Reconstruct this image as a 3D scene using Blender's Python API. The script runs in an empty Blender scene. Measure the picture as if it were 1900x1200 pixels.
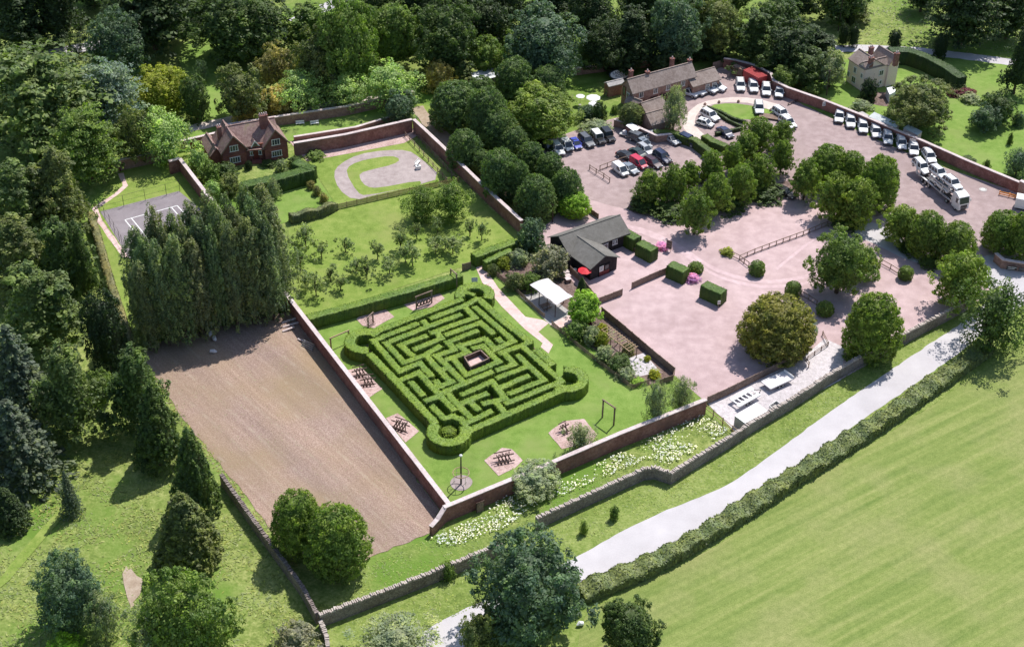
import bpy, bmesh, math, random
import numpy as np
from mathutils import Matrix, Vector
from mathutils.geometry import tessellate_polygon

# ---------------------------------------------------------------- camera
PW, PH, FPX = 1900, 1200, 2800.0          # photograph size and focal length in its pixels
PITCH, ROLL, CAMZ = math.radians(36), math.radians(1), 155.0
cp, sp, cr, sr = math.cos(PITCH), math.sin(PITCH), math.cos(ROLL), math.sin(ROLL)
CAMR = np.array([[cr, -sr, 0], [sr, cr, 0], [0, 0, 1]]) @ np.array([[1, 0, 0], [0, -sp, -cp], [0, cp, -sp]])
scene = bpy.context.scene
C = scene.collection
cam = bpy.data.cameras.new("camera")
cam.sensor_width = 36
cam.lens = FPX * 36 / PW
cam.clip_start, cam.clip_end = 1, 6000
camo = bpy.data.objects.new("camera", cam)
C.objects.link(camo)
m = Matrix.Identity(4)
for i in range(3):
    m[i][0], m[i][1], m[i][2] = CAMR[0][i], -CAMR[1][i], -CAMR[2][i]
m[2][3] = CAMZ
camo.matrix_world = m
scene.camera = camo

# ---------------------------------------------------------------- light
SUN_EL, SUN_AZ = math.radians(57), math.radians(58)     # azimuth counter-clockwise from +x, where the sun stands
world = bpy.data.worlds.new("World")
scene.world = world
world.use_nodes = True
wn = world.node_tree
bg = wn.nodes["Background"]
sky = wn.nodes.new("ShaderNodeTexSky")
sky.sky_type = 'NISHITA'
sky.sun_disc = False
sky.sun_elevation = SUN_EL
sky.sun_rotation = math.pi / 2 - SUN_AZ
wn.links.new(sky.outputs[0], bg.inputs[0])
bg.inputs[1].default_value = 0.12
sun = bpy.data.lights.new("sun", 'SUN')
sun.energy = 4.5
sun.angle = math.radians(0.5)
sun.color = (1.0, 0.955, 0.90)
suno = bpy.data.objects.new("sun", sun)
C.objects.link(suno)
sd = Vector((math.cos(SUN_EL) * math.cos(SUN_AZ), math.cos(SUN_EL) * math.sin(SUN_AZ), math.sin(SUN_EL)))
suno.rotation_euler = sd.to_track_quat('Z', 'Y').to_euler()
vs = scene.view_settings
vs.view_transform, vs.look, vs.gamma, vs.exposure = 'Standard', 'None', 1, 0.24
vs.use_curve_mapping = False
scene.render.engine = 'CYCLES'
scene.cycles.max_bounces = 5
scene.cycles.diffuse_bounces = 3
scene.cycles.transparent_max_bounces = 4
scene.cycles.use_denoising = True
scene.cycles.use_adaptive_sampling = True
scene.cycles.adaptive_threshold = 0.02

# ---------------------------------------------------------------- pixel of the photograph -> place in the world
def ray(px, py):
    return np.array([(px - PW / 2) / FPX, (py - PH / 2) / FPX, 1.0]) @ CAMR

def at(px, py, z=0.0):
    d = ray(px, py)
    t = (z - CAMZ) / d[2]
    return Vector((d[0] * t, d[1] * t, z))

def proj(p):
    c = CAMR @ np.array([p[0], p[1], p[2] - CAMZ])
    return PW / 2 + FPX * c[0] / c[2], PH / 2 + FPX * c[1] / c[2], FPX / c[2]

def height_at(base, py):
    lo, hi = 0.0, 80.0
    for _ in range(40):
        mid = (lo + hi) / 2
        if proj((base[0], base[1], mid))[1] > py: lo = mid
        else: hi = mid
    return lo

# ---------------------------------------------------------------- naming helpers
def tag(o, label=None, cat=None, group=None, kind=None):
    if label: o['label'] = label
    if cat: o['category'] = cat
    if group: o['group'] = group
    if kind: o['kind'] = kind
    return o

def empty(name, loc=(0, 0, 0), rz=0.0, label=None, cat=None, group=None):
    o = bpy.data.objects.new(name, None)
    o.empty_display_size = 0.5
    C.objects.link(o)
    o.location = loc
    o.rotation_euler = (0, 0, rz)
    return tag(o, label, cat, group)

def link(name, me, mat=None, parent=None):
    o = bpy.data.objects.new(name, me)
    C.objects.link(o)
    if mat is not None and len(me.materials) == 0: me.materials.append(mat)
    if parent is not None: o.parent = parent
    return o

def copy_tree(o, parent=None, color=None):
    c = o.copy()
    C.objects.link(c)
    c.parent = parent
    if color is not None and c.get('painted'): c.color = color
    for ch in list(o.children): copy_tree(ch, c, color)
    return c

class MB:
    """collects simple solids into one mesh"""
    def __init__(s): s.v, s.f = [], []
    def add(s, vs, fs):
        n = len(s.v); s.v += [tuple(v) for v in vs]; s.f += [tuple(i + n for i in f) for f in fs]
    def box(s, c, size, rz=0.0, tilt=None):
        x, y, z = [k / 2 for k in size]
        R = Matrix.Rotation(rz, 3, 'Z')
        if tilt is not None: R = R @ tilt
        s.add([Vector(c) + R @ Vector((a * x, b * y, d * z)) for a in (-1, 1) for b in (-1, 1) for d in (-1, 1)],
              [(0, 1, 3, 2), (4, 6, 7, 5), (0, 4, 5, 1), (2, 3, 7, 6), (0, 2, 6, 4), (1, 5, 7, 3)])
    def bar(s, a, b, w, h=None, n=4):
        a, b = Vector(a), Vector(b)
        h = h or w
        d = (b - a).normalized()
        u = d.cross(Vector((0, 0, 1)))
        if u.length < 1e-3: u = Vector((1, 0, 0))
        u.normalize(); v = u.cross(d)
        vs = []
        for p in (a, b):
            for k in range(n):
                t = 2 * math.pi * (k + .5) / n
                q = 1.414 if n == 4 else 1
                vs.append(p + u * (math.cos(t) * w / 2 * q) + v * (math.sin(t) * h / 2 * q))
        s.add(vs, [(k, (k + 1) % n, n + (k + 1) % n, n + k) for k in range(n)] + [tuple(range(n))[::-1], tuple(range(n, 2 * n))])
    def tube(s, pts, rs, n=8):
        pts = [Vector(p) for p in pts]
        vs, fs = [], []
        for i, p in enumerate(pts):
            d = (pts[min(i + 1, len(pts) - 1)] - pts[max(i - 1, 0)]).normalized()
            u = d.cross(Vector((0.13, 0.9, 0.2))).normalized(); v = u.cross(d)
            r = rs[i] if hasattr(rs, '__len__') else rs
            vs += [p + (u * math.cos(2 * math.pi * k / n) + v * math.sin(2 * math.pi * k / n)) * r for k in range(n)]
        for i in range(len(pts) - 1):
            fs += [(i * n + k, i * n + (k + 1) % n, (i + 1) * n + (k + 1) % n, (i + 1) * n + k) for k in range(n)]
        fs += [tuple(range(n))[::-1], tuple(range((len(pts) - 1) * n, len(pts) * n))]
        s.add(vs, fs)
    def prism(s, poly, z0, z1):
        n = len(poly)
        a = sum(poly[i][0] * poly[(i + 1) % n][1] - poly[(i + 1) % n][0] * poly[i][1] for i in range(n))
        if a < 0: poly = poly[::-1]
        s.add([(p[0], p[1], z0) for p in poly] + [(p[0], p[1], z1) for p in poly],
              [tuple(range(n))[::-1], tuple(range(n, 2 * n))] + [(k, (k + 1) % n, n + (k + 1) % n, n + k) for k in range(n)])
    def mesh(s, name):
        me = bpy.data.meshes.new(name); me.from_pydata(s.v, [], s.f); me.update(); return me
    def build(s, name, mat, parent=None):
        return link(name, s.mesh(name), mat, parent)

# ---------------------------------------------------------------- materials
def nodes(name):
    m = bpy.data.materials.new(name); m.use_nodes = True
    nt = m.node_tree
    return m, nt, nt.nodes["Principled BSDF"]

def noise(nt, scale, detail=3, coord=None, rough=.55):
    n = nt.nodes.new("ShaderNodeTexNoise")
    n.inputs["Scale"].default_value = scale; n.inputs["Detail"].default_value = detail; n.inputs["Roughness"].default_value = rough
    if coord is not None: nt.links.new(coord, n.inputs["Vector"])
    return n

def ramp(nt, fac, stops):
    r = nt.nodes.new("ShaderNodeValToRGB")
    e = r.color_ramp.elements
    while len(e) < len(stops): e.new(0.5)
    for k, (p, c) in enumerate(stops):
        e[k].position = p; e[k].color = (*c, 1)
    nt.links.new(fac, r.inputs[0])
    return r

def mixc(nt, fac, a, b, mode='MIX'):
    x = nt.nodes.new("ShaderNodeMix"); x.data_type = 'RGBA'; x.blend_type = mode
    if hasattr(fac, 'default_value') or hasattr(fac, 'is_linked'): nt.links.new(fac, x.inputs[0])
    else: x.inputs[0].default_value = fac
    for s, i in ((a, 6), (b, 7)):
        if isinstance(s, tuple): x.inputs[i].default_value = (*s, 1)
        else: nt.links.new(s, x.inputs[i])
    return x.outputs[2]

def bump(nt, bsdf, h, dist, strength=1.0):
    b = nt.nodes.new("ShaderNodeBump"); b.inputs["Distance"].default_value = dist; b.inputs["Strength"].default_value = strength
    nt.links.new(h, b.inputs["Height"]); nt.links.new(b.outputs[0], bsdf.inputs["Normal"])

def wpos(nt):
    return nt.nodes.new("ShaderNodeNewGeometry").outputs["Position"]

def speckle(name, dark, mid, light, big=.08, small=1.6, fine=6.0, rough=.9, bmp=.02, patch=None, patch_scale=.05, patch_lo=.55, patch_hi=.7):
    """natural surface: broad drift, metre mottling and fine grain"""
    m, nt, b = nodes(name)
    p = wpos(nt)
    n1, n2, n3 = noise(nt, big, 4, p), noise(nt, small, 3, p), noise(nt, fine, 2, p)
    a = nt.nodes.new("ShaderNodeMath"); a.operation = 'MULTIPLY_ADD'
    nt.links.new(n2.outputs[0], a.inputs[0]); a.inputs[1].default_value = .45
    t = nt.nodes.new("ShaderNodeMath"); t.operation = 'MULTIPLY_ADD'
    nt.links.new(n3.outputs[0], t.inputs[0]); t.inputs[1].default_value = .35
    q = nt.nodes.new("ShaderNodeMath"); q.operation = 'MULTIPLY'
    nt.links.new(n1.outputs[0], q.inputs[0]); q.inputs[1].default_value = .4
    nt.links.new(q.outputs[0], t.inputs[2]); nt.links.new(t.outputs[0], a.inputs[2])
    r = ramp(nt, a.outputs[0], [(.40, dark), (.57, mid), (.74, light)])
    col = r.outputs[0]
    if patch:
        n4 = noise(nt, patch_scale, 5, p, .6)
        k = ramp(nt, n4.outputs[0], [(patch_lo, (0, 0, 0)), (patch_hi, (1, 1, 1))])
        col = mixc(nt, k.outputs[0], col, patch)
    nt.links.new(col, b.inputs["Base Color"])
    b.inputs["Roughness"].default_value = rough
    b.inputs["Specular IOR Level"].default_value = .15
    if bmp: bump(nt, b, n3.outputs[0], bmp)
    return m

def plain(name, col, rough=.5, metal=0.0, var=.12, scale=3.0):
    m, nt, b = nodes(name)
    n = noise(nt, scale, 3, wpos(nt))
    lo = tuple(c * (1 - var) for c in col); hi = tuple(min(1, c * (1 + var)) for c in col)
    nt.links.new(ramp(nt, n.outputs[0], [(.3, lo), (.7, hi)]).outputs[0], b.inputs["Base Color"])
    b.inputs["Roughness"].default_value = rough; b.inputs["Metallic"].default_value = metal
    return m

M = {}
def make_foliage(name, spread=.5, trans=.36):
    """leaf cards: tint comes from the object's own colour, each leaf differs a little"""
    m, nt, b = nodes(name)
    oi = nt.nodes.new("ShaderNodeObjectInfo")
    at_ = nt.nodes.new("ShaderNodeAttribute"); at_.attribute_name = "tint"
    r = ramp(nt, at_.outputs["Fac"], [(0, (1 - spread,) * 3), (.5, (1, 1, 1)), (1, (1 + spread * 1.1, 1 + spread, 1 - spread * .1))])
    n = noise(nt, .35, 2, wpos(nt))
    r2 = ramp(nt, n.outputs[0], [(.35, (.8, .86, .9)), (.65, (1.15, 1.08, .9))])
    col = mixc(nt, 1.0, mixc(nt, 1.0, oi.outputs["Color"], r.outputs[0], 'MULTIPLY'), r2.outputs[0], 'MULTIPLY')
    nt.links.new(col, b.inputs["Base Color"])
    b.inputs["Roughness"].default_value = .55
    b.inputs["Specular IOR Level"].default_value = .3
    tr = nt.nodes.new("ShaderNodeBsdfTranslucent")
    nt.links.new(mixc(nt, 1.0, col, (1.0, 1.25, .45), 'MULTIPLY'), tr.inputs[0])
    mx = nt.nodes.new("ShaderNodeMixShader"); mx.inputs[0].default_value = trans
    nt.links.new(b.outputs[0], mx.inputs[1]); nt.links.new(tr.outputs[0], mx.inputs[2])
    nt.links.new(mx.outputs[0], nt.nodes["Material Output"].inputs[0])
    return m

M['leaf'] = make_foliage("foliage")
M['hedge'] = make_foliage("clipped hedge", .5, .05)  # its tint also carries the shade painted on hedge sides
M['bark'] = speckle("bark", (.05, .035, .025), (.10, .075, .055), (.17, .13, .10), .5, 4, 12)
M['meadow'] = speckle("rough meadow grass", (.070, .120, .022), (.185, .240, .058), (.36, .39, .14), .09, .8, 2.4, bmp=.10, patch=(.13, .225, .035), patch_scale=.045, patch_lo=.48, patch_hi=.62)
M['lawn'] = speckle("mown lawn", (.105, .185, .030), (.165, .265, .050), (.235, .33, .08), .10, .6, 5.0, bmp=.02, patch=(.22, .285, .08), patch_scale=.12, patch_lo=.5, patch_hi=.7)
M['orchard'] = speckle("orchard grass", (.115, .18, .028), (.185, .265, .050), (.275, .335, .085), .09, .6, 4.0, bmp=.05, patch=(.255, .295, .085), patch_scale=.1, patch_lo=.5, patch_hi=.7)
M['verge'] = speckle("verge grass", (.085, .135, .026), (.175, .240, .052), (.29, .34, .11), .12, .9, 2.6, bmp=.12)
M['gravel'] = speckle("pink gravel", (.37, .265, .262), (.47, .345, .345), (.60, .455, .455), .05, .45, 7.0, bmp=.02, patch=(.415, .315, .305), patch_scale=.03, patch_lo=.5, patch_hi=.75)
M['worn_gravel'] = speckle("tyre-worn gravel", (.47, .34, .345), (.555, .412, .42), (.65, .50, .51), .1, .8, 7.0, bmp=.01)
M['old_gravel'] = speckle("older gravel", (.26, .192, .186), (.345, .262, .255), (.45, .35, .342), .06, .6, 7.0, bmp=.02, patch=(.30, .235, .225), patch_scale=.04, patch_lo=.5, patch_hi=.75)
M['maze_floor'] = speckle("shade-dark maze floor", (.10, .075, .05), (.155, .12, .08), (.22, .18, .13), .3, 1.5, 6.0, bmp=.03)  # hedge shade put into the floor colour, so the paths read dark
M['grey_gravel'] = speckle("grey gravel", (.36, .33, .33), (.52, .48, .49), (.70, .65, .67), .08, 1.5, 5.0, bmp=.05)
M['road'] = speckle("pale lane", (.45, .425, .435), (.515, .49, .503), (.58, .553, .565), .05, .3, 5.0, bmp=.01)
M['drive'] = speckle("worn drive", (.50, .42, .37), (.60, .51, .46), (.70, .61, .56), .06, .8, 5.0, bmp=.02)
M['path'] = speckle("pink path", (.52, .36, .33), (.64, .46, .43), (.76, .58, .55), .1, 1, 6.0, bmp=.01)
M['dirtpath'] = speckle("trodden path", (.25, .19, .14), (.36, .28, .21), (.46, .38, .30), .1, 1, 6.0, bmp=.01)
M['barkbed'] = speckle("bark chippings", (.30, .19, .17), (.47, .33, .30), (.64, .49, .46), .3, 2.5, 7.0, bmp=.05)
M['court'] = speckle("tarmac court", (.20, .175, .185), (.245, .215, .23), (.29, .26, .275), .08, .6, 5.0, bmp=.005)
M['line'] = plain("white court paint", (.75, .75, .75), .7)
M['track'] = speckle("kart track", (.27, .22, .21), (.36, .30, .29), (.45, .385, .37), .1, .8, 6.0, bmp=.01)
M['bed'] = speckle("dark bed soil", (.08, .055, .045), (.16, .11, .095), (.27, .20, .18), .3, 1.5, 6.0, bmp=.08)

def make_soil():
    m, nt, b = nodes("ploughed soil")
    p = wpos(nt)
    d = at(690, 880) - at(410, 640)
    a = math.atan2(d.y, d.x)
    mp = nt.nodes.new("ShaderNodeMapping"); mp.inputs["Rotation"].default_value = (0, 0, -a)
    nt.links.new(p, mp.inputs["Vector"])
    # furrows run along the plot: stretch the noise along x
    mp2 = nt.nodes.new("ShaderNodeMapping"); mp2.inputs["Scale"].default_value = (.10, 1.3, 1)
    nt.links.new(mp.outputs[0], mp2.inputs["Vector"])
    n1 = noise(nt, 1.0, 4, mp2.outputs[0]); n2 = noise(nt, 5.0, 3, p); n3 = noise(nt, .05, 3, p)
    mx = nt.nodes.new("ShaderNodeMath"); mx.operation = 'MULTIPLY_ADD'; mx.inputs[1].default_value = .75
    nt.links.new(n2.outputs[0], mx.inputs[0])
    q = nt.nodes.new("ShaderNodeMath"); q.operation = 'MULTIPLY'; q.inputs[1].default_value = .30
    nt.links.new(n1.outputs[0], q.inputs[0]); nt.links.new(q.outputs[0], mx.inputs[2])
    r = ramp(nt, mx.outputs[0], [(.3, (.19, .130, .10)), (.52, (.315, .222, .18)), (.75, (.49, .375, .315))])
    g = ramp(nt, n3.outputs[0], [(.42, (0, 0, 0)), (.66, (.75, .75, .75))])
    col = mixc(nt, g.outputs[0], r.outputs[0], (.29, .215, .125))
    # thin drill lines every couple of metres, and broad paler bands
    wv = nt.nodes.new("ShaderNodeTexWave"); wv.bands_direction = 'Y'; wv.inputs["Scale"].default_value = .085; wv.inputs["Distortion"].default_value = 1.2; wv.inputs["Detail"].default_value = 3; wv.inputs["Detail Scale"].default_value = .4
    nt.links.new(mp.outputs[0], wv.inputs["Vector"])
    wl = ramp(nt, wv.outputs["Fac"], [(.93, (0, 0, 0)), (.995, (.42, .42, .42))])
    brk = ramp(nt, noise(nt, .5, 3, p).outputs[0], [(.42, (0, 0, 0)), (.6, (1, 1, 1))])
    col = mixc(nt, mixc(nt, 1.0, wl.outputs[0], brk.outputs[0], 'MULTIPLY'), col, (.40, .33, .25))
    mp3 = nt.nodes.new("ShaderNodeMapping"); mp3.inputs["Scale"].default_value = (.012, .16, 1)
    nt.links.new(mp.outputs[0], mp3.inputs["Vector"])
    nb = noise(nt, 1.0, 2, mp3.outputs[0])
    col = mixc(nt, 1.0, col, ramp(nt, nb.outputs[0], [(.35, (.90, .90, .92)), (.65, (1.10, 1.08, 1.04))]).outputs[0], 'MULTIPLY')
    n4 = noise(nt, 3.2, 1, p)
    k = ramp(nt, n4.outputs[0], [(.70, (0, 0, 0)), (.735, (1, 1, 1))])
    col = mixc(nt, k.outputs[0], col, (.30, .28, .16))
    nt.links.new(col, b.inputs["Base Color"]); b.inputs["Roughness"].default_value = .95
    bump(nt, b, n2.outputs[0], .08)
    return m
M['soil'] = make_soil()

def make_field():
    m, nt, b = nodes("mown field")
    p = wpos(nt)
    d = at(1800, 880) - at(1400, 1085)
    a = math.atan2(d.y, d.x)
    mp = nt.nodes.new("ShaderNodeMapping"); mp.inputs["Rotation"].default_value = (0, 0, -a)
    nt.links.new(p, mp.inputs["Vector"])
    mp2 = nt.nodes.new("ShaderNodeMapping"); mp2.inputs["Scale"].default_value = (.035, .75, 1)
    nt.links.new(mp.outputs[0], mp2.inputs["Vector"])
    n1 = noise(nt, 1.0, 4, mp2.outputs[0], .6); n2 = noise(nt, 6.0, 2, p); n3 = noise(nt, .09, 4, p)
    r = ramp(nt, n1.outputs[0], [(.3, (.150, .212, .055)), (.5, (.208, .262, .076)), (.7, (.278, .310, .110))])
    g = ramp(nt, n3.outputs[0], [(.45, (0, 0, 0)), (.72, (.75, .75, .75))])
    col = mixc(nt, g.outputs[0], r.outputs[0], (.285, .295, .125))
    s = ramp(nt, n2.outputs[0], [(.3, (.78, .80, .74)), (.7, (1.2, 1.18, 1.2))])
    n5 = noise(nt, 1.1, 4, p, .65)
    s5 = ramp(nt, n5.outputs[0], [(.3, (.84, .87, .80)), (.7, (1.16, 1.12, 1.15))])
    col = mixc(nt, 1.0, mixc(nt, 1.0, col, s.outputs[0], 'MULTIPLY'), s5.outputs[0], 'MULTIPLY')
    nt.links.new(col, b.inputs["Base Color"]); b.inputs["Roughness"].default_value = .95
    b.inputs["Specular IOR Level"].default_value = .1
    bump(nt, b, n2.outputs[0], .03)
    return m
M['field'] = make_field()

M['brick'] = speckle("red brick", (.15, .068, .058), (.25, .118, .10), (.37, .205, .175), .4, 2.2, 8.0, bmp=.02, patch=(.175, .097, .088), patch_scale=.25)
M['oldbrick'] = speckle("weathered brick", (.20, .115, .09), (.30, .185, .15), (.42, .28, .235), .4, 2.0, 8.0, bmp=.02)
M['brick_house'] = speckle("house brick", (.17, .062, .045), (.24, .092, .07), (.32, .135, .105), .5, 2.0, 9.0, bmp=.01)
M['tilehung'] = speckle("hung tiles", (.14, .056, .050), (.195, .080, .071), (.245, .108, .096), .5, 2.0, 9.0, bmp=.02)
M['coping'] = speckle("stone coping", (.42, .34, .33), (.56, .47, .46), (.70, .61, .60), .4, 2.0, 6.0, bmp=.01)
M['stone'] = speckle("rubble stone", (.12, .095, .085), (.21, .172, .155), (.33, .28, .255), .4, 2.5, 5.0, bmp=.08)
M['capstone'] = speckle("upright cap stones", (.30, .25, .22), (.44, .38, .34), (.60, .53, .48), .4, 3.0, 8.0, bmp=.05)
M['rooftile'] = speckle("clay roof tiles", (.17, .105, .095), (.26, .172, .155), (.37, .26, .24), .5, 2.2, 7.0, bmp=.04, patch=(.27, .225, .13), patch_scale=.5, patch_lo=.55, patch_hi=.75)
M['rooftile_brown'] = speckle("brown roof tiles", (.19, .145, .125), (.27, .215, .19), (.37, .305, .275), .5, 2.2, 7.0, bmp=.04)
M['felt'] = speckle("grey roofing", (.125, .118, .105), (.165, .157, .142), (.21, .20, .185), .2, 1.2, 5.0, bmp=.01)
M['blackwood'] = speckle("black stained boards", (.022, .018, .02), (.035, .030, .032), (.055, .048, .05), .5, 2, 6, bmp=.02)
M['render'] = plain("cream render", (.88, .69, .62), .8, 0, .06)
M['white'] = plain("white paint", (.80, .80, .79), .5, 0, .03)
M['fabric'] = plain("white canvas", (.66, .62, .635), .8, 0, .04, 1.0)
M['redwood'] = plain("dark red door", (.16, .022, .022), .5)
M['redsteel'] = plain("red container steel", (.42, .045, .05), .45)
M['redfabric'] = plain("red canvas", (.62, .015, .03), .7)
M['wood'] = speckle("weathered fence wood", (.14, .095, .07), (.225, .16, .125), (.32, .24, .20), .5, 3, 9, bmp=.01)
M['newwood'] = speckle("pale timber", (.28, .19, .11), (.38, .27, .165), (.49, .37, .25), .5, 3, 9, bmp=.01)
M['darkwood'] = speckle("dark timber", (.05, .032, .026), (.085, .058, .048), (.13, .095, .08), .5, 3, 9, bmp=.01)
M['metal'] = plain("galvanised steel", (.55, .56, .57), .4, .5)
M['darkmetal'] = plain("dark steel", (.06, .06, .065), .5, .3)
M['tinroof'] = plain("sheet metal roof", (.62, .64, .66), .45, .2, .08, .8)
M['polycarb'] = plain("pale corrugated sheet", (.62, .66, .66), .4, 0, .08, .6)
M['orange'] = plain("orange barrier plastic", (.75, .26, .02), .5)
M['tyre'] = plain("tyre rubber", (.02, .02, .021), .8)
M['signblack'] = plain("black sign board", (.015, .02, .017), .4)
M['concrete'] = speckle("concrete", (.33, .31, .30), (.42, .40, .385), (.52, .49, .47), .3, 2, 7)
def glass():
    m, nt, b = nodes("dark window glass")
    b.inputs["Base Color"].default_value = (.045, .055, .07, 1); b.inputs["Roughness"].default_value = .08
    b.inputs["Specular IOR Level"].default_value = .6
    return m
M['glass'] = glass()
def paint():
    m, nt, b = nodes("car paint")
    oi = nt.nodes.new("ShaderNodeObjectInfo")
    nt.links.new(oi.outputs["Color"], b.inputs["Base Color"])
    b.inputs["Roughness"].default_value = .28; b.inputs["Coat Weight"].default_value = .6; b.inputs["Coat Roughness"].default_value = .05
    return m
M['paint'] = paint()
M['lamp'] = plain("lamp lens", (.7, .72, .75), .15)
M['taillamp'] = plain("red lamp lens", (.45, .02, .02), .2)
# ---------------------------------------------------------------- ground sheets
def mesh_np(name, verts, faces, tint=None):
    """verts (N,3); faces (M,k) with k 3 or 4"""
    me = bpy.data.meshes.new(name)
    verts = np.asarray(verts, np.float32); faces = np.asarray(faces, np.int32)
    k = faces.shape[1]
    me.vertices.add(len(verts)); me.vertices.foreach_set("co", verts.ravel())
    me.loops.add(faces.size); me.loops.foreach_set("vertex_index", faces.ravel())
    me.polygons.add(len(faces))
    me.polygons.foreach_set("loop_start", np.arange(0, faces.size, k, dtype=np.int32))
    me.polygons.foreach_set("loop_total", np.full(len(faces), k, np.int32))
    me.update(calc_edges=True)
    if tint is not None:
        a = me.attributes.new("tint", 'FLOAT', 'FACE'); a.data.foreach_set("value", np.asarray(tint, np.float32))
    return me

def smooth_closed(pts, it=2):
    for _ in range(it):
        q = []
        for i in range(len(pts)):
            a, b = Vector(pts[i]), Vector(pts[(i + 1) % len(pts)])
            q += [a * .75 + b * .25, a * .25 + b * .75]
        pts = q
    return pts

SHEETS = [0]
def sheet(name, px, z, mat, smooth=0, wob=0.0, seed=1):
    SHEETS[0] += 1; z = .006 + .0025 * SHEETS[0]      # each sheet lies a little above the one before
    pts = [at(*p) if len(p) == 2 else Vector(p) for p in px]
    if smooth: pts = smooth_closed(pts, smooth)
    if wob:
        rnd = random.Random(seed); q = []
        for i in range(len(pts)):
            a, b = pts[i], pts[(i + 1) % len(pts)]
            n = max(1, int((b - a).length / 1.2))
            for k in range(n):
                p = a.lerp(b, k / n); q.append(p + Vector((rnd.gauss(0, wob), rnd.gauss(0, wob), 0)))
        pts = q
    tris = tessellate_polygon([[Vector((p.x, p.y, 0)) for p in pts]])
    me = bpy.data.meshes.new(name)
    me.from_pydata([(p.x, p.y, z) for p in pts], [], [tuple(t) for t in tris])
    bm = bmesh.new(); bm.from_mesh(me)
    for f in bm.faces:
        if f.normal.z < 0: f.normal_flip()
    bm.to_mesh(me); bm.free()
    o = link(name, me, M[mat]); o['kind'] = 'structure'
    return o

g = MB(); g.add([(-2500, -2000, 0), (2500, -2000, 0), (2500, 3500, 0), (-2500, 3500, 0)], [(0, 1, 2, 3)])
go = g.build("ground", M['meadow']); go['kind'] = 'structure'
Z = .012
sheet("field", [(1070, 1190), (1090, 1130), (1180, 1088), (1260, 1052), (1330, 1010), (1400, 965), (1500, 895), (1580, 842), (1660, 795), (1740, 748), (1790, 705), (1830, 682), (1900, 640), (2150, 520), (2300, 1400), (1040, 1450)], Z, 'field', 1)
sheet("verge", [(560, 1215), (600, 1140), (935, 1010), (1000, 965), (1210, 880), (1240, 890), (1360, 825), (1560, 700), (1800, 565), (1830, 585), (1700, 690), (1400, 880), (1235, 970), (1060, 1060), (900, 1150), (780, 1300), (560, 1300)], Z, 'verge')
sheet("verge", [(1080, 1080), (1260, 1006), (1450, 886), (1650, 746), (1800, 650), (1900, 560), (1960, 570), (1830, 684), (1660, 797), (1500, 897), (1330, 1012), (1180, 1090), (1090, 1132), (1065, 1200), (1000, 1260), (860, 1260), (900, 1160)], Z, 'verge')
sheet("road", [(735, 1310), (772, 1182), (835, 1140), (950, 1092), (1065, 1036), (1150, 987), (1235, 946), (1300, 922), (1345, 902), (1420, 853), (1500, 792), (1600, 722), (1700, 655), (1800, 588), (1842, 552), (1862, 527), (1950, 545), (1862, 582), (1820, 622), (1760, 670), (1650, 744), (1540, 820), (1450, 884), (1350, 944), (1260, 1004), (1180, 1040), (1078, 1078), (1000, 1112), (905, 1155), (852, 1202), (830, 1310)], 2 * Z, 'road', 1, .06)
sheet("car_park", [(1310, 746), (1250, 695), (1110, 580), (1040, 515), (1010, 470), (985, 435), (1020, 412), (1035, 395), (1060, 360), (1040, 320), (1000, 285), (1010, 262), (1120, 225), (1160, 215), (1200, 170), (1290, 160), (1345, 118), (1460, 180), (1600, 247), (1720, 300), (1895, 360), (1990, 400), (1990, 470), (1900, 470), (1845, 530), (1800, 572), (1560, 704), (1490, 655)], 2 * Z, 'gravel')
sheet("old_car_park", [(1040, 320), (1002, 285), (1012, 262), (1120, 226), (1160, 216), (1200, 171), (1290, 161), (1345, 119), (1460, 181), (1600, 248), (1720, 301), (1890, 361), (1985, 400), (1985, 465), (1900, 468), (1840, 470), (1760, 430), (1640, 405), (1560, 390), (1500, 345), (1400, 365), (1260, 400), (1160, 390), (1060, 360)], 2.5 * Z, 'old_gravel', 1)
sheet("yard", [(1312, 748), (1490, 662), (1530, 628), (1568, 645), (1560, 705), (1370, 806)], 3 * Z, 'grey_gravel')
sheet("lane", [(1572, 428), (1600, 408), (1645, 420), (1700, 470), (1760, 500), (1830, 470), (1900, 478), (1990, 480), (1990, 560), (1900, 548), (1862, 527), (1838, 540), (1800, 512), (1700, 490), (1640, 462)], 3 * Z, 'road', 1, .1)
sheet("drive", [(1262, 232), (1276, 208), (1300, 190), (1350, 180), (1400, 182), (1460, 198), (1446, 212), (1400, 192), (1350, 189), (1312, 196), (1292, 212), (1288, 232), (1304, 248), (1340, 276), (1330, 284), (1290, 262)], 3 * Z, 'drive', 1)
sheet("lawn", [(1314, 196), (1356, 191), (1399, 197), (1441, 207), (1413, 217), (1384, 224), (1344, 213), (1333, 206)], 4 * Z, 'lawn', 1)
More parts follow.
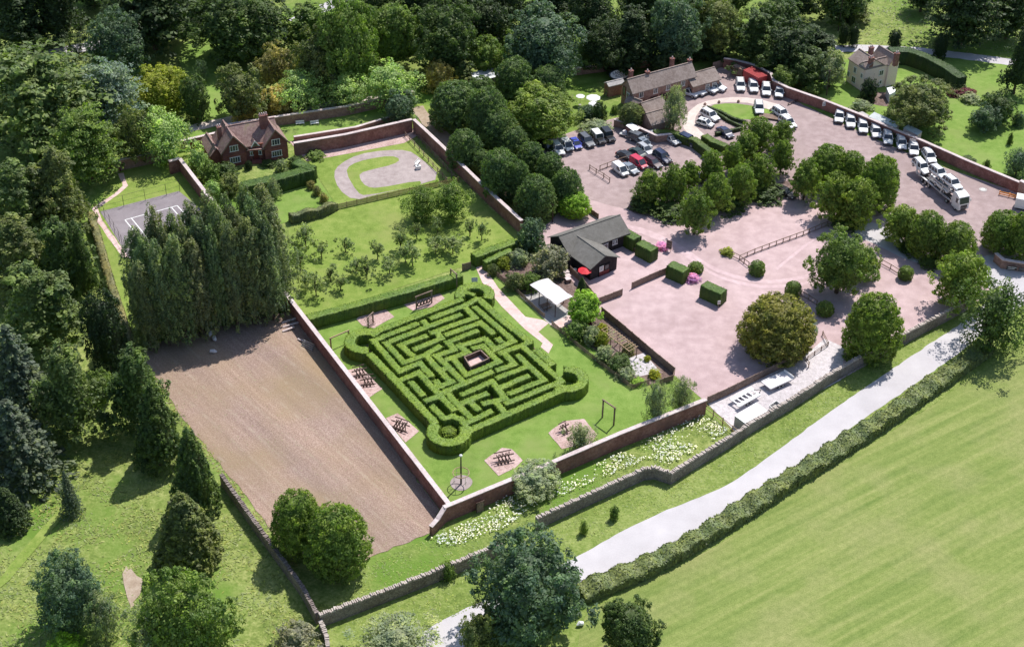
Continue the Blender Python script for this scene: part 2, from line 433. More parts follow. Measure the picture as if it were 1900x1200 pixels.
for px, w in (([(1090, 410), (1180, 420), (1260, 455), (1320, 500), (1400, 524), (1480, 520), (1560, 490)], 1.1), ([(1100, 416), (1190, 428), (1262, 464), (1318, 510), (1400, 534), (1490, 530), (1575, 498)], .9),
                            ([(1440, 500), (1500, 450), (1560, 420), (1640, 400)], .6)):
    sp = [at(*p) for p in px]
    for _ in range(2): sp = [sp[0]] + [q for a_, b_ in zip(sp[:-1], sp[1:]) for q in (a_ * .75 + b_ * .25, a_ * .25 + b_ * .75)] + [sp[-1]]
    Lf, Rt = [], []
    for i_, p_ in enumerate(sp):
        d_ = (sp[min(i_ + 1, len(sp) - 1)] - sp[max(i_ - 1, 0)]).normalized(); n_ = Vector((-d_.y, d_.x, 0)) * w / 2
        Lf.append(p_ + n_); Rt.append(p_ - n_)
    sheet("tyre_track", [tuple(p_) for p_ in Lf + Rt[::-1]], 0, 'worn_gravel', 0, .07, int(px[0][0]))
# walled gardens
sheet("lawn", [(548, 590), (862, 502), (893, 492), (1205, 722), (1312, 752), (840, 948), (815, 935)], 2 * Z, 'lawn')
sheet("lawn", [(540, 555), (535, 420), (600, 398), (625, 388), (850, 334), (968, 440), (868, 492), (558, 594)], 2 * Z, 'orchard')
sheet("lawn", [(572, 300), (760, 260), (842, 330), (626, 384)], 2 * Z, 'orchard')
sheet("lawn", [(440, 355), (580, 318), (622, 378), (600, 398), (500, 420)], 2 * Z, 'lawn')
sheet("lawn", [(180, 392), (218, 300), (345, 280), (400, 385), (420, 480), (300, 660), (250, 628), (205, 520)], 2 * Z, 'orchard')
sheet("soil_plot", [(262, 655), (300, 632), (545, 575), (815, 945), (800, 988), (690, 1032), (640, 1055), (535, 1022), (428, 885), (330, 765)], 2 * Z, 'soil', 0, .15, 3)
sheet("tennis_court", [(186, 393), (332, 355), (372, 388), (440, 455), (300, 520), (238, 478)], 3 * Z, 'court')
def strip(mb, a, b, w, z):
    a, b = at(*a), at(*b); d = (b - a).normalized(); n = Vector((-d.y, d.x, 0)) * w / 2
    mb.add([(p.x, p.y, z) for p in (a - n, b - n, b + n, a + n)], [(0, 1, 2, 3)])
mb = MB()
for k, (a, b) in enumerate([((232, 408.5), (329, 382)), ((232, 408.5), (270, 455)), ((329, 382), (372, 430)), ((244, 405.5), (282, 452)), ((318, 385), (360, 433))]): strip(mb, a, b, .2, .006 + .0025 * SHEETS[0] + .004 + .0006 * k)
o = mb.build("court_lines", M['line']); o['kind'] = 'structure'
def path(name, px, w, z, mat, wob=.05):
    pts = [at(*p) for p in px]
    L, R = [], []
    for i, p in enumerate(pts):
        d = (pts[min(i + 1, len(pts) - 1)] - pts[max(i - 1, 0)]).normalized()
        n = Vector((-d.y, d.x, 0)) * w / 2
        L.append(p + n); R.append(p - n)
    return sheet(name, [tuple(p) for p in L + R[::-1]], z, mat, 0, wob)
path("path", [(224, 322), (233, 345), (214, 362), (176, 387), (186, 412), (233, 478)], 1.0, 4 * Z, 'path')
sheet("track", [(618, 322), (630, 305), (664, 287), (714, 279), (757, 279), (778, 292), (822, 330), (764, 347), (700, 361), (657, 373), (628, 352)], 3 * Z, 'track', 1)
sheet("lawn", [(641, 320), (650, 306), (680, 296), (726, 289), (744, 296), (730, 306), (690, 315), (667, 322), (668, 334), (680, 347), (700, 350), (778, 335), (783, 342), (765, 347), (678, 364), (663, 358)], 4 * Z, 'orchard', 1)
sheet("flower_bed", [(536, 262), (760, 232), (775, 252), (750, 266), (570, 300)], 3 * Z, 'barkbed')
sheet("path", [(880, 490), (900, 488), (905, 505), (925, 535), (975, 588), (1008, 594), (1018, 600), (999, 616), (1026, 640), (1018, 656), (1003, 644), (1007, 637), (975, 612), (930, 568), (895, 525)], 3 * Z, 'path')
sheet("flower_bed", [(893, 490), (960, 455), (1060, 520), (1108, 575), (1252, 690), (1245, 700), (1200, 716), (1010, 585)], 3 * Z, 'bed')
sheet("patio", [(965, 550), (1005, 538), (1062, 582), (1020, 602)], 4 * Z, 'concrete')
sheet("patio", [(1020, 602), (1062, 582), (1070, 592), (1035, 612)], 4 * Z, 'path')
sheet("patio", [(1150, 670), (1195, 655), (1225, 690), (1180, 700)], 4 * Z, 'grey_gravel')
# bark-chip beds under the play equipment
for px in ([(661, 592), (680, 577), (712, 572), (732, 588), (694, 609), (672, 604)], [(749, 565), (774, 544), (815, 543), (826, 554), (800, 570), (765, 577)],
           [(645, 687), (670, 682), (710, 722), (684, 738)], [(716, 776), (738, 767), (778, 800), (752, 822)],
           [(898, 854), (932, 831), (950, 834), (970, 854), (957, 868), (925, 883)], [(1017, 803), (1045, 782), (1084, 778), (1108, 806), (1098, 822), (1042, 833)]):
    sheet("bark_bed", px, 3 * Z, 'barkbed', 0, .05, len(px))
sheet("gravel_patch", smooth_closed([at(833, 893), at(850, 880), at(872, 884), at(879, 897), at(862, 912), at(840, 908)], 2), 3 * Z, 'track')
sheet("dirt_patch", [(222, 1055), (243, 1052), (266, 1068), (262, 1096), (250, 1128), (238, 1132), (230, 1098)], Z, 'dirtpath', 1, .35)
sheet("dirt_path", [(0, 1070), (60, 1000), (128, 925), (140, 932), (72, 1012), (0, 1098)], Z, 'orchard', 1)
# parkland beyond
sheet("lawn", [(1490, 196), (1470, 172), (1560, 112), (1700, 95), (1900, 122), (2000, 150), (2000, 410), (1895, 352), (1720, 290), (1600, 238)], Z, 'lawn')
sheet("lawn", [(1190, 40), (1480, 35), (1560, 90), (1500, 120), (1340, 118), (1060, 160), (1050, 250), (1000, 240), (1000, 60)], Z, 'lawn')
sheet("lawn", [(320, 90), (390, 60), (460, 100), (460, 215), (380, 240), (350, 150)], Z, 'lawn')
sheet("lawn", [(350, 245), (560, 215), (760, 180), (775, 222), (560, 262), (360, 275)], Z, 'lawn')
sheet("lawn", [(770, 190), (800, 200), (850, 260), (1010, 392), (990, 400), (970, 395), (780, 225)], Z, 'orchard')
path("path", [(1550, 92), (1600, 90), (1700, 95), (1790, 105), (1880, 117), (1960, 132)], 3.6, 2 * Z, 'road', .1)
path("path", [(60, 112), (100, 100), (150, 90), (230, 75), (330, 55)], 4.5, Z, 'road', .1)
path("path", [(350, 240), (400, 229), (470, 215), (600, 195), (770, 175)], 3.0, 2 * Z, 'drive', .1)
path("path", [(772, 200), (800, 232), (870, 300), (985, 390)], 3.0, 2 * Z, 'dirtpath', .1)
path("path", [(540, 45), (600, 16), (650, -5)], 4.0, Z, 'road', .1)
sheet("flower_bed", [(1590, 180), (1640, 170), (1680, 180), (1660, 200), (1620, 196)], 2 * Z, 'bed', 1)
sheet("flower_bed", [(1172, 374), (1240, 386), (1330, 368), (1420, 346), (1490, 330), (1505, 350), (1400, 375), (1300, 400), (1220, 405), (1160, 392)], 3 * Z, 'bed', 1)

# ---------------------------------------------------------------- walls
def wall(px, h, thick, mat, label, name="garden_wall", cap='coping', capw=.12, caph=.14, ragged=False, z_of_px=None, cat="wall", group=None, end=None):
    """px: line along the foot (or, with z_of_px, along the top at that height)"""
    pts = [at(p[0], p[1], z_of_px or 0) for p in px]
    for p in pts: p.z = 0
    root = empty(name, pts[0], 0, label, cat, group)
    inv = Vector(pts[0])
    b, c = MB(), MB()
    rnd = random.Random(len(label))
    hs = h if hasattr(h, '__len__') else [h] * len(pts)
    for i in range(len(pts) - 1):
        a, e = pts[i] - inv, pts[i + 1] - inv
        d = (e - a).normalized(); n = Vector((-d.y, d.x, 0))
        a2 = a if i == 0 else a - d * (thick / 2 - .003 * i)
        L = (e - a2).length; k = max(1, int(L / 3.0))
        for q in range(k):
            s, t = a2 + d * L * q / k, a2 + d * L * (q + 1) / k
            h0 = hs[i] + (hs[i + 1] - hs[i]) * q / k; h1 = hs[i] + (hs[i + 1] - hs[i]) * (q + 1) / k
            vs = [s - n * thick / 2, t - n * thick / 2, t + n * thick / 2, s + n * thick / 2]
            f = [(0, 4, 5, 1), (1, 5, 6, 2), (2, 6, 7, 3), (3, 7, 4, 0), (4, 7, 6, 5)] 
            if 0 < q: f.remove((3, 7, 4, 0))
            if q < k - 1: f.remove((1, 5, 6, 2))
            b.add([(v.x, v.y, -.05) for v in vs] + [(vs[0].x, vs[0].y, h0), (vs[1].x, vs[1].y, h1), (vs[2].x, vs[2].y, h1), (vs[3].x, vs[3].y, h0)], f)
            rz = math.atan2(d.y, d.x)
            if ragged:
                nn = max(1, int((t - s).length / .3))
                for j in range(nn):
                    p = s.lerp(t, (j + .5) / nn); hh = caph * rnd.uniform(.45, 1.35)
                    c.box((p.x, p.y, (h0 + (h1 - h0) * (j + .5) / nn) + hh / 2 - .02), (.22 * rnd.uniform(.7, 1.25), thick + capw * rnd.uniform(.2, 1.6), hh), rz + rnd.gauss(0, .12))
            else:
                mdl = (s + t) / 2; sl = math.atan2(h1 - h0, (t - s).length)
                c.box((mdl.x, mdl.y, (h0 + h1) / 2 + caph / 2 - .01 + rnd.uniform(0, .012)), ((t - s).length / math.cos(sl) + .02, thick + 2 * capw + rnd.uniform(-.02, .02), caph), rz, Matrix.Rotation(-sl, 3, 'Y'))
    b.build("wall_body", M[mat], root); c.build("coping", M[cap], root)
    return root

wall([(333, 294), (385, 362), (433, 424), (533, 548), (580, 609), (700, 764), (835, 938)], 2.9, .5, 'brick', "long straight red brick wall with pale stone coping between the soil plot and the maze garden", z_of_px=2.9)
wall([(313, 300), (333, 294)], 2.9, .5, 'brick', "short brick wall return at the top corner of the tennis court garden", z_of_px=2.9)
r = wall([(799, 966), (814, 952), (826, 940), (1000, 868), (1150, 804), (1310, 741)], [1.7, 2.0, 2.9, 2.9, 2.9, 2.9], .5, 'brick', "red brick wall closing the maze garden on the lane side, stepping down past its corner", z_of_px=2.9)
wall([(545, 266), (640, 250), (764, 222)], 2.9, .5, 'brick', "brick wall behind the flower bed from the red brick house to the garden corner", z_of_px=2.9)
wall([(768, 222), (812, 263), (850, 299), (910, 357), (968, 410)], 2.9, .5, 'brick', "red brick wall between the orchard and the row of clipped limes", z_of_px=2.9)
wall([(410, 878), (470, 962), (520, 1030), (560, 1085), (588, 1136)], 2.0, .5, 'stone', "grey rubble wall running down beside the conifers to the lower corner", ragged=True, cap='stone', caph=.22, z_of_px=2.2)
wall([(592, 1140), (690, 1103), (800, 1060), (935, 1004)], 2.1, .5, 'stone', "rubble stone wall with upright cap stones below the dark round trees", ragged=True, cap='capstone', caph=.34, z_of_px=2.3)
wall([(594, 1150), (606, 1180), (612, 1230)], 1.5, .5, 'stone', "short end of rubble wall dropping away at the bottom corner", ragged=True, cap='capstone', caph=.3, z_of_px=1.6)
wall([(995, 960), (1060, 930), (1130, 898), (1196, 868), (1216, 866), (1246, 876), (1290, 848), (1360, 806), (1395, 782)], 2.1, .5, 'stone', "rubble stone wall with a kink beside the strip of white flowers", ragged=True, cap='capstone', caph=.34, z_of_px=2.3)
wall([(1395, 782), (1470, 738), (1540, 693), (1600, 658), (1680, 617), (1740, 586), (1795, 556)], 2.1, .5, 'stone', "rubble stone wall between the trailer yard and the pale lane", ragged=True, cap='capstone', caph=.34, z_of_px=2.3)
wall([(1343, 109), (1366, 112), (1400, 121), (1431, 137), (1436, 150), (1462, 163), (1529, 186), (1597, 213), (1657, 239), (1711, 261), (1799, 300), (1893, 339)], 2.35, .45, 'brick', "long weathered brick wall behind the row of white cars", z_of_px=2.35)
wall([(1893, 337), (1960, 366)], 3.2, .6, 'oldbrick', "end pier of the car park wall by the orange barrier", z_of_px=3.0)
wall([(420, 232), (520, 216), (640, 198), (768, 170)], 2.2, .45, 'oldbrick', "pale old wall along the drive behind the red brick house", z_of_px=2.2)
wall([(545, 254), (660, 236), (760, 206)], 1.0, .4, 'oldbrick', "low retaining wall above the flower bed", z_of_px=1.0, caph=.1)
wall([(195, 306), (225, 296), (275, 285), (312, 279)], 2.4, .45, 'oldbrick', "shaded wall with a red door behind the tennis court", z_of_px=2.4)
wall([(335, 262), (362, 256), (400, 247)], 2.2, .45, 'oldbrick', "wall with a red gate beside the brick house", z_of_px=2.2)
wall([(1848, 470), (1862, 482), (1905, 489), (1960, 494)], 1.8, .5, 'oldbrick', "curved entrance wall with a black sign", z_of_px=1.8)
wall([(1140, 222), (1175, 232), (1218, 252), (1262, 247)], 1.6, .4, 'oldbrick', "low wall behind the cottage shrubs in the car park corner", z_of_px=1.6)
wall([(1060, 128), (1140, 118), (1250, 108)], 1.8, .4, 'oldbrick', "shaded boundary wall on the lawn behind the stable block", z_of_px=1.8)
def wall_door(px, w, h, mat, label, away=.34):
    p = at(*px); 
    r = empty("garden_door", p, 0, label, "door")
    b = MB(); b.box((0, 0, h / 2), (w, .08, h)); b.build("door_leaf", M[mat], r)
    f = MB(); f.box((-w / 2 - .07, 0, h / 2), (.12, .12, h)); f.box((w / 2 + .07, 0, h / 2), (.12, .12, h)); f.box((0, 0, h + .06), (w + .26, .12, .12)); f.build("frame", M['darkwood'], r)
    return r
d = wall_door((217.5, 319), 1.3, 1.9, 'redwood', "dark red door in the shaded wall by the court"); d.rotation_euler.z = .35
d = wall_door((359, 277.5), 1.2, 1.8, 'redwood', "dark red gate in the wall beside the house"); d.rotation_euler.z = .3
d = wall_door((891, 949), 1.1, 1.9, 'wood', "grey plank door in the brick wall by the white flowers"); d.rotation_euler.z = .52
# ---------------------------------------------------------------- leaf cards and hedges
rng = np.random.default_rng(7)
ZA = 1.0     # crowns that will be stretched upwards get flatter leaves, so that the leaves keep their shape
def cards(cent, nrm, size, aspect=.62, spin=None):
    """one small leaf spray (a quad) per centre, facing nrm"""
    n = len(cent)
    nrm = nrm / (np.linalg.norm(nrm, axis=1, keepdims=True) + 1e-9)
    t = rng.normal(size=(n, 3)) if spin is None else spin + rng.normal(size=(n, 3)) * .35
    u = np.cross(nrm, t); u /= np.linalg.norm(u, axis=1, keepdims=True) + 1e-9
    v = np.cross(nrm, u)
    s = np.asarray(size).reshape(-1, 1) * np.ones((n, 1))
    u, v = u * s * .5 * aspect, v * s * .5
    u = u * np.array([1, 1, 1 / ZA]); v = v * np.array([1, 1, 1 / ZA])
    q = np.stack([cent - v, cent + u * 1.0 - v * .1, cent + v, cent - u * 1.0 + v * .1], 1).reshape(-1, 3)
    return q, np.arange(4 * n).reshape(n, 4)

def join(parts):
    V, F, T, o = [], [], [], 0
    for v, f, t in parts:
        V.append(v); F.append(f + o); T.append(t); o += len(v)
    return np.concatenate(V), np.concatenate(F), np.concatenate(T)

def grid_hedge(segs, H, cell=.17, pad=.8, jit=.05, card_density=26, card=.19, ext=.25):
    """segs: (ax,ay,bx,by,half-width). Returns one (verts, quads, tints) per connected clump."""
    S = np.array(segs)
    x0, x1 = min(S[:, 0].min(), S[:, 2].min()) - 2, max(S[:, 0].max(), S[:, 2].max()) + 2
    y0, y1 = min(S[:, 1].min(), S[:, 3].min()) - 2, max(S[:, 1].max(), S[:, 3].max()) + 2
    X, Y = np.meshgrid(np.arange(x0, x1, cell), np.arange(y0, y1, cell), indexing='ij')
    D = np.full(X.shape, -9.0)
    for ax, ay, bx, by, hw in segs:
        dx, dy = bx - ax, by - ay; L2 = dx * dx + dy * dy + 1e-9
        L = math.sqrt(L2)
        u = ((X - ax) * dx + (Y - ay) * dy) / L; v = ((X - ax) * dy - (Y - ay) * dx) / L
        e = ext if hw != .92 else .22
        D = np.maximum(D, np.minimum(hw - np.abs(v), L / 2 + e - np.abs(u - L / 2)))   # a box with square ends
    gx, gy = np.gradient(D, cell)
    gl = np.hypot(gx, gy) + 1e-6
    NX, NY = -gx / gl, -gy / gl
    D += rng.normal(size=D.shape) * .03
    ins = D > 0
    lab = np.zeros(D.shape, int); cur = 0
    for i, j in zip(*np.nonzero(ins)):
        if lab[i, j]: continue
        cur += 1; st = [(i, j)]; lab[i, j] = cur
        while st:
            a, b = st.pop()
            for c, d in ((a + 1, b), (a - 1, b), (a, b + 1), (a, b - 1)):
                if ins[c, d] and not lab[c, d]: lab[c, d] = cur; st.append((c, d))
    Hn = H + .05 * np.sin(X * .9 + 1) * np.sin(Y * 1.1) + rng.normal(size=D.shape) * .03 - .04 * np.clip(1 - D / .16, 0, 1)
    out = []
    for k in range(1, cur + 1):
        mk = lab == k
        if mk.sum() < 12: continue
        cellm = mk[:-1, :-1] | mk[1:, :-1] | mk[:-1, 1:] | mk[1:, 1:]
        ii, jj = np.nonzero(cellm)
        idx = -np.ones(D.shape, int)
        for a, b in ((0, 0), (1, 0), (0, 1), (1, 1)): idx[ii + a, jj + b] = 0
        vi, vj = np.nonzero(idx == 0); idx[vi, vj] = np.arange(len(vi))
        inn = mk[vi, vj]
        z = np.where(inn, Hn[vi, vj], 0)
        # pull both rims on to the clipped face so that the sides stand upright
        sh = np.where(inn, np.where(D[vi, vj] < cell, D[vi, vj] - .03, 0), np.clip(D[vi, vj], -cell * 1.5, 0) + .03)
        V = np.stack([X[vi, vj] + NX[vi, vj] * sh + rng.normal(size=len(vi)) * .015, Y[vi, vj] + NY[vi, vj] * sh + rng.normal(size=len(vi)) * .015, z], 1)
        F = np.stack([idx[ii, jj], idx[ii + 1, jj], idx[ii + 1, jj + 1], idx[ii, jj + 1]], 1)
        side = ~(inn[F].all(1)); T = np.where(side, rng.uniform(.0, .3, len(F)), rng.uniform(.4, .7, len(F)))  # side quads tinted darker than the tops: painted shade
        # leaf sprays on the top
        n = int(inn.sum() * cell * cell * card_density)
        s = rng.choice(np.nonzero(inn)[0], n)
        c1 = V[s] + np.c_[rng.uniform(-.5, .5, (n, 2)) * cell, rng.uniform(-.02, .07, n)]
        n1 = np.c_[rng.normal(size=(n, 2)) * .45, np.ones(n)]
        # and on the clipped sides
        edge = np.nonzero(~inn)[0]
        n2 = int(len(edge) * cell * H * card_density)
        s = rng.choice(edge, n2)
        g = np.stack([NX[vi[s], vj[s]], NY[vi[s], vj[s]]], 1)
        zz = rng.uniform(.05, 1, n2) * H
        c2 = np.c_[V[s, 0], V[s, 1], zz] + np.c_[g * rng.uniform(-.06, .04, (n2, 1)), np.zeros(n2)]
        q, f = cards(np.concatenate([c1, c2]), np.concatenate([n1, np.c_[g + rng.normal(size=g.shape) * .3, rng.normal(size=n2) * .3 + .1]]), rng.uniform(.6, 1.3, n + n2) * card)
        out.append(join([(V, F, T), (q, f, np.clip(np.r_[rng.normal(.55, .28, n), rng.normal(.34, .25, n2)], 0, 1))]))  # side sprays darkened as painted shade, top sprays lighter like fresh growth
    return out

def hedge(px, w, h, col, label, z_of_px=None, name="hedge", cat="hedge", group=None, smooth=0, card=.19, dens=26, wild=0, ext=.25):
    pts = [at(p[0], p[1], h if z_of_px is None else z_of_px) for p in px]
    segs = []
    for i_, (a, b) in enumerate(zip(pts[:-1], pts[1:])):
        d_ = (b - a).normalized() * max(0, w * .3 - .25)
        if i_ > 0: a = a - d_
        if i_ < len(pts) - 2: b = b + d_
        segs.append((a.x, a.y, b.x, b.y, w / 2 + .0001 * i_))
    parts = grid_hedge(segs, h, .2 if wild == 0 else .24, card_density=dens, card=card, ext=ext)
    V, F, T = join(parts)
    if wild:
        V = V + np.c_[np.zeros((len(V), 2)), (V[:, 2] > .5) * wild * (np.sin(V[:, 0] * 1.3 + V[:, 1] * .7) * .5 + np.sin(V[:, 0] * .41 - V[:, 1] * .9) * .5)]
    base = Vector((pts[0].x, pts[0].y, 0))
    V = V - np.array(base)
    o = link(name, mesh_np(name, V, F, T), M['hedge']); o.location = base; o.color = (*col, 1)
    return tag(o, label, cat, group)

# ---- the maze
MH = 2.0
def zA(x, y): return 780 + x / 12, 590 + y / 12
def zB(x, y): return 860 + x / 12, 540 + y / 12
def zC(x, y): return 860 + x / 12, 620 + y / 12
def zD(x, y): return 780 + x / 12, 660 + y / 12
def z1(x, y): return 620 + x / 7.308, 530 + y / 7.308
def z3(x, y): return 680 + x / 6, 660 + y / 6
def z4(x, y): return 850 + x / 6, 640 + y / 6
tower_w, tower_n, tower_e, tower_s = at(677.5, 632, MH), at(880.5, 545, MH), at(1052.5, 702, MH), at(833, 800, MH)
LINES = [
    [z1(560, 622), z1(1150, 395), z1(1730, 178)],                      # outer ring
    [zB(330, 165), zB(900, 680), zB(1480, 1130)],
    [z4(870, 50), z4(1050, 215)], [z4(1180, 488), z4(640, 722), z4(110, 955)], [z1(480, 920), z3(330, 280), z3(765, 745)],
    [z1(1130, 512), z1(530, 742), z3(370, 168), z3(592, 78), zD(245, 450)],
    [z1(1310, 442), z1(1760, 272), zB(320, 160)],
    [z1(1200, 470), z1(1268, 545)], [z1(1715, 385), z1(1268, 550), z1(705, 775), z1(945, 1040), z1(1250, 928), zA(440, 615)],
    [z1(1250, 675), z1(895, 805), z1(1065, 942)],
    [zB(30, 350), zB(255, 590), zA(700, 165), zA(225, 335)], [zA(385, 340), zA(465, 445), z1(1085, 860)],
    [zA(560, 372), zA(1335, 95), zB(660, 940)],
    [zA(1270, 272), zA(555, 550)], [zA(630, 560), zA(745, 700), zA(345, 840), zD(570, 200), zD(960, 585)],
    [zC(480, 90), zA(870, 615), zA(1045, 755), zA(560, 925)],
    [zC(480, 90), zC(700, 335), zC(1110, 145), zB(245, 345)], [zC(755, 80), zC(840, 170)],
    [zA(735, 905), zD(1020, 420), zC(790, 610), zC(425, 255), zC(200, 310)],
    [zC(790, 425), zC(1300, 240), zB(1480, 1130)], [zC(900, 420), zC(1130, 660), zC(740, 800)],
    [zC(1205, 460), z4(780, 225), z4(955, 385), z4(565, 540)], [z4(770, 235), zC(745, 970)],
    [zC(1300, 250), z4(1150, 400), z4(530, 650)],
    [z4(785, 338), z4(450, 480)], [zD(910, 865), zD(1590, 560), z4(520, 590), z4(275, 650)], [z4(405, 615), z4(510, 740)],
    [z3(860, 690), zD(-40, 560) if False else z3(725, 555)],
    [zC(635, 825), z3(880, 395), z3(1170, 700)],
    [zD(60, -10) if False else z1(1230, 930), zD(430, 320), zD(640, 540)], [zD(460, 310), zD(640, 250)],
    [zD(340, 545), zD(425, 680), zD(750, 555)],
    [z3(325, 288), z3(575, 182), z3(975, 605)], [z3(790, 455), z3(655, 500)], [z3(495, 292), z3(630, 440)],
    [z3(1060, 525), z3(1345, 412)], [z3(1165, 520), z3(1255, 600)],
    [z3(860, 692), z3(960, 672), z3(1050, 705), z3(1095, 755), z3(1390, 612)],
]
HW = .61
segs = []
for k, ln in enumerate(LINES):
    p = [at(x, y, MH) for x, y in ln]
    hw = .70 if k < 5 else HW
    for i_, (a, b) in enumerate(zip(p[:-1], p[1:])):
        d_ = (b - a).normalized() * (hw - .25)
        if i_ > 0: a = a - d_
        if i_ < len(p) - 2: b = b + d_
        segs.append((a.x, a.y, b.x, b.y, hw))
mid = (tower_w + tower_n + tower_e + tower_s) / 4
for tw, half in ((tower_w, 118), (tower_n, 112), (tower_e, 112), (tower_s, 122)):
    d = tw - mid; a0 = math.atan2(d.y, d.x)
    aa = [a0 + math.radians(half) * t for t in np.linspace(-1, 1, 15)]
    R = 2.65
    q = [(tw.x + R * math.cos(t), tw.y + R * math.sin(t)) for t in aa]
    for (ax, ay), (bx, by) in zip(q[:-1], q[1:]): segs.append((ax, ay, bx, by, .92))
p, q = at(*z1(1690, 60), MH), at(*zB(225, 80), MH)
segs.append((p.x, p.y, q.x, q.y, .5))
maze = empty("hedge_maze", (mid.x, mid.y, 0), 0, "square clipped hedge maze with round corner towers in the walled garden", "hedge maze")
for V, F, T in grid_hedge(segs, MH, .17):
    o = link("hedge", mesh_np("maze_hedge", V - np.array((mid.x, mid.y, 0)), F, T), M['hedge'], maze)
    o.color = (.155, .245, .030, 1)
sheet("maze_floor", [z1(560, 622), zB(330, 160), zB(1480, 1130), z4(1180, 488), z3(830, 860), z1(420, 850)], 3 * Z, 'maze_floor')  # dark sheet standing in for hedge shade on the paths
# timber platform in the middle of the maze
pc = [at(861.7, 662.5, 2.4), at(891.7, 650, 2.4), at(907.5, 665, 2.4), at(873, 681, 2.4)]
r = empty("timber_lookout", ((pc[0].x + pc[2].x) / 2, (pc[0].y + pc[2].y) / 2, 0), 0, "small square timber lookout box in the centre of the maze", "lookout")
base = Vector(r.location)
b = MB()
for i in range(4):
    a, e = pc[i] - base, pc[(i + 1) % 4] - base
    b.bar((a.x, a.y, 1.35), (e.x, e.y, 1.35), .12, 2.1)
b.build("board_wall", M['darkwood'], r)
b = MB()
for i in range(4):
    a, e = pc[i] - base, pc[(i + 1) % 4] - base
    b.bar((a.x, a.y, 2.46), (e.x, e.y, 2.46), .2, .1)
b.build("rail", M['wood'], r)
for p in pc:
    b = MB(); p = p - base; b.box((p.x, p.y, 1.3), (.16, .16, 2.6)); b.build("post", M['wood'], r)
b = MB(); b.prism([((p - base).x * .96, (p - base).y * .96) for p in pc], 1.4, 1.5); b.build("deck", M['path'], r)
# round topiary bush in the south tower comes with the shrubs

# ---- other clipped hedges
HG = (.125, .205, .028)
hedge([(572, 588), (650, 567), (760, 537), (853, 508)], 1.7, 2.3, HG, "long clipped hedge between the orchard and the maze garden")
hedge([(880, 473), (956, 446)], 1.9, 2.2, HG, "thick clipped hedge at the top corner of the orchard")
hedge([(900, 485), (947, 463)], 1.3, 1.9, HG, "lower clipped hedge along the shrub garden path")
for (a, b, lab) in [(((1160, 429), (1179, 440)), 0, "dark cube of clipped yew against the end of the black barn"), (((1190, 450), (1211, 461)), 0, "dark cube of clipped yew beside the pink rhododendron by the barn"),
                    (((1247, 490), (1270, 500)), 0, "dark clipped yew block at the end of the panel fence"), (((1310, 527), (1339, 540)), 0, "dark clipped yew block with a small white notice")]:
    hedge(list(a), 2.2, 2.6, (.075, .135, .020), lab, name="yew_block", cat="yew block", group="clipped yew blocks in the car park", card=.15, ext=.5)
hedge([(452, 342), (480, 336), (520, 327), (560, 316), (579, 311)], 2.4, 3.0, (.06, .115, .018), "tall dark hedge across the lawn in front of the brick house")
hedge([(548, 300), (579, 311)], 2.4, 3.0, (.06, .115, .018), "dark hedge at the side of the brick house", wild=.2)
hedge([(1652, 92), (1685, 92), (1720, 104), (1755, 122), (1785, 143)], 2.6, 3.4, (.035, .075, .016), "tall curving dark hedge round the cottage lawn")
hedge([(1215, 244), (1245, 243), (1290, 258), (1320, 282)], 1.6, 1.8, (.075, .12, .02), "clipped hedge between the parked saloons and the drive")
hedge([(1308, 251), (1322, 260), (1346, 270)], 1.8, 1.5, (.085, .14, .02), "low hedge block beside the drive round the island")
hedge([(1306, 199), (1330, 208), (1352, 222), (1376, 233)], .6, .7, (.045, .075, .02), "low dark box edging on the car side of the island path")
hedge([(1313, 197), (1338, 206), (1358, 217), (1382, 224)], .6, .7, (.045, .075, .02), "low dark box edging round the island lawn")
hedge([(1330, 246), (1350, 242), (1375, 236)], .6, .8, (.045, .075, .02), "low dark edging hedge below the two parked white cars")
hedge([(168, 392), (182, 440), (205, 520), (228, 588), (243, 632)], 1.3, 2.0, (.20, .19, .085), "narrow tawny hedge along the strip of lawn by the tennis court", wild=.35, card=.26, dens=20)
hedge([(540, 398), (570, 392), (600, 384), (620, 374)], 1.6, 1.8, (.16, .18, .08), "untidy shrub hedge along the top of the orchard", wild=.5, card=.26, dens=20)
for k, (x, y) in enumerate([(1077, 1098), (1190, 1052), (1330, 975), (1400, 925), (1500, 855), (1580, 812), (1660, 760), (1730, 715)][:0]): pass
hedge([(1082, 1094), (1190, 1050), (1262, 1012), (1330, 972), (1405, 925), (1470, 880), (1540, 838), (1620, 786), (1700, 732), (1785, 672), (1830, 640)], 2.8, 1.7, (.165, .205, .08), "long rough field hedge between the pale lane and the mown field", z_of_px=1.6, wild=.7, card=.42, dens=26)
# ---------------------------------------------------------------- crowns (unit size: radius 1, height -1..1)
def unit(v): return v / (np.linalg.norm(v, axis=-1, keepdims=True) + 1e-9)

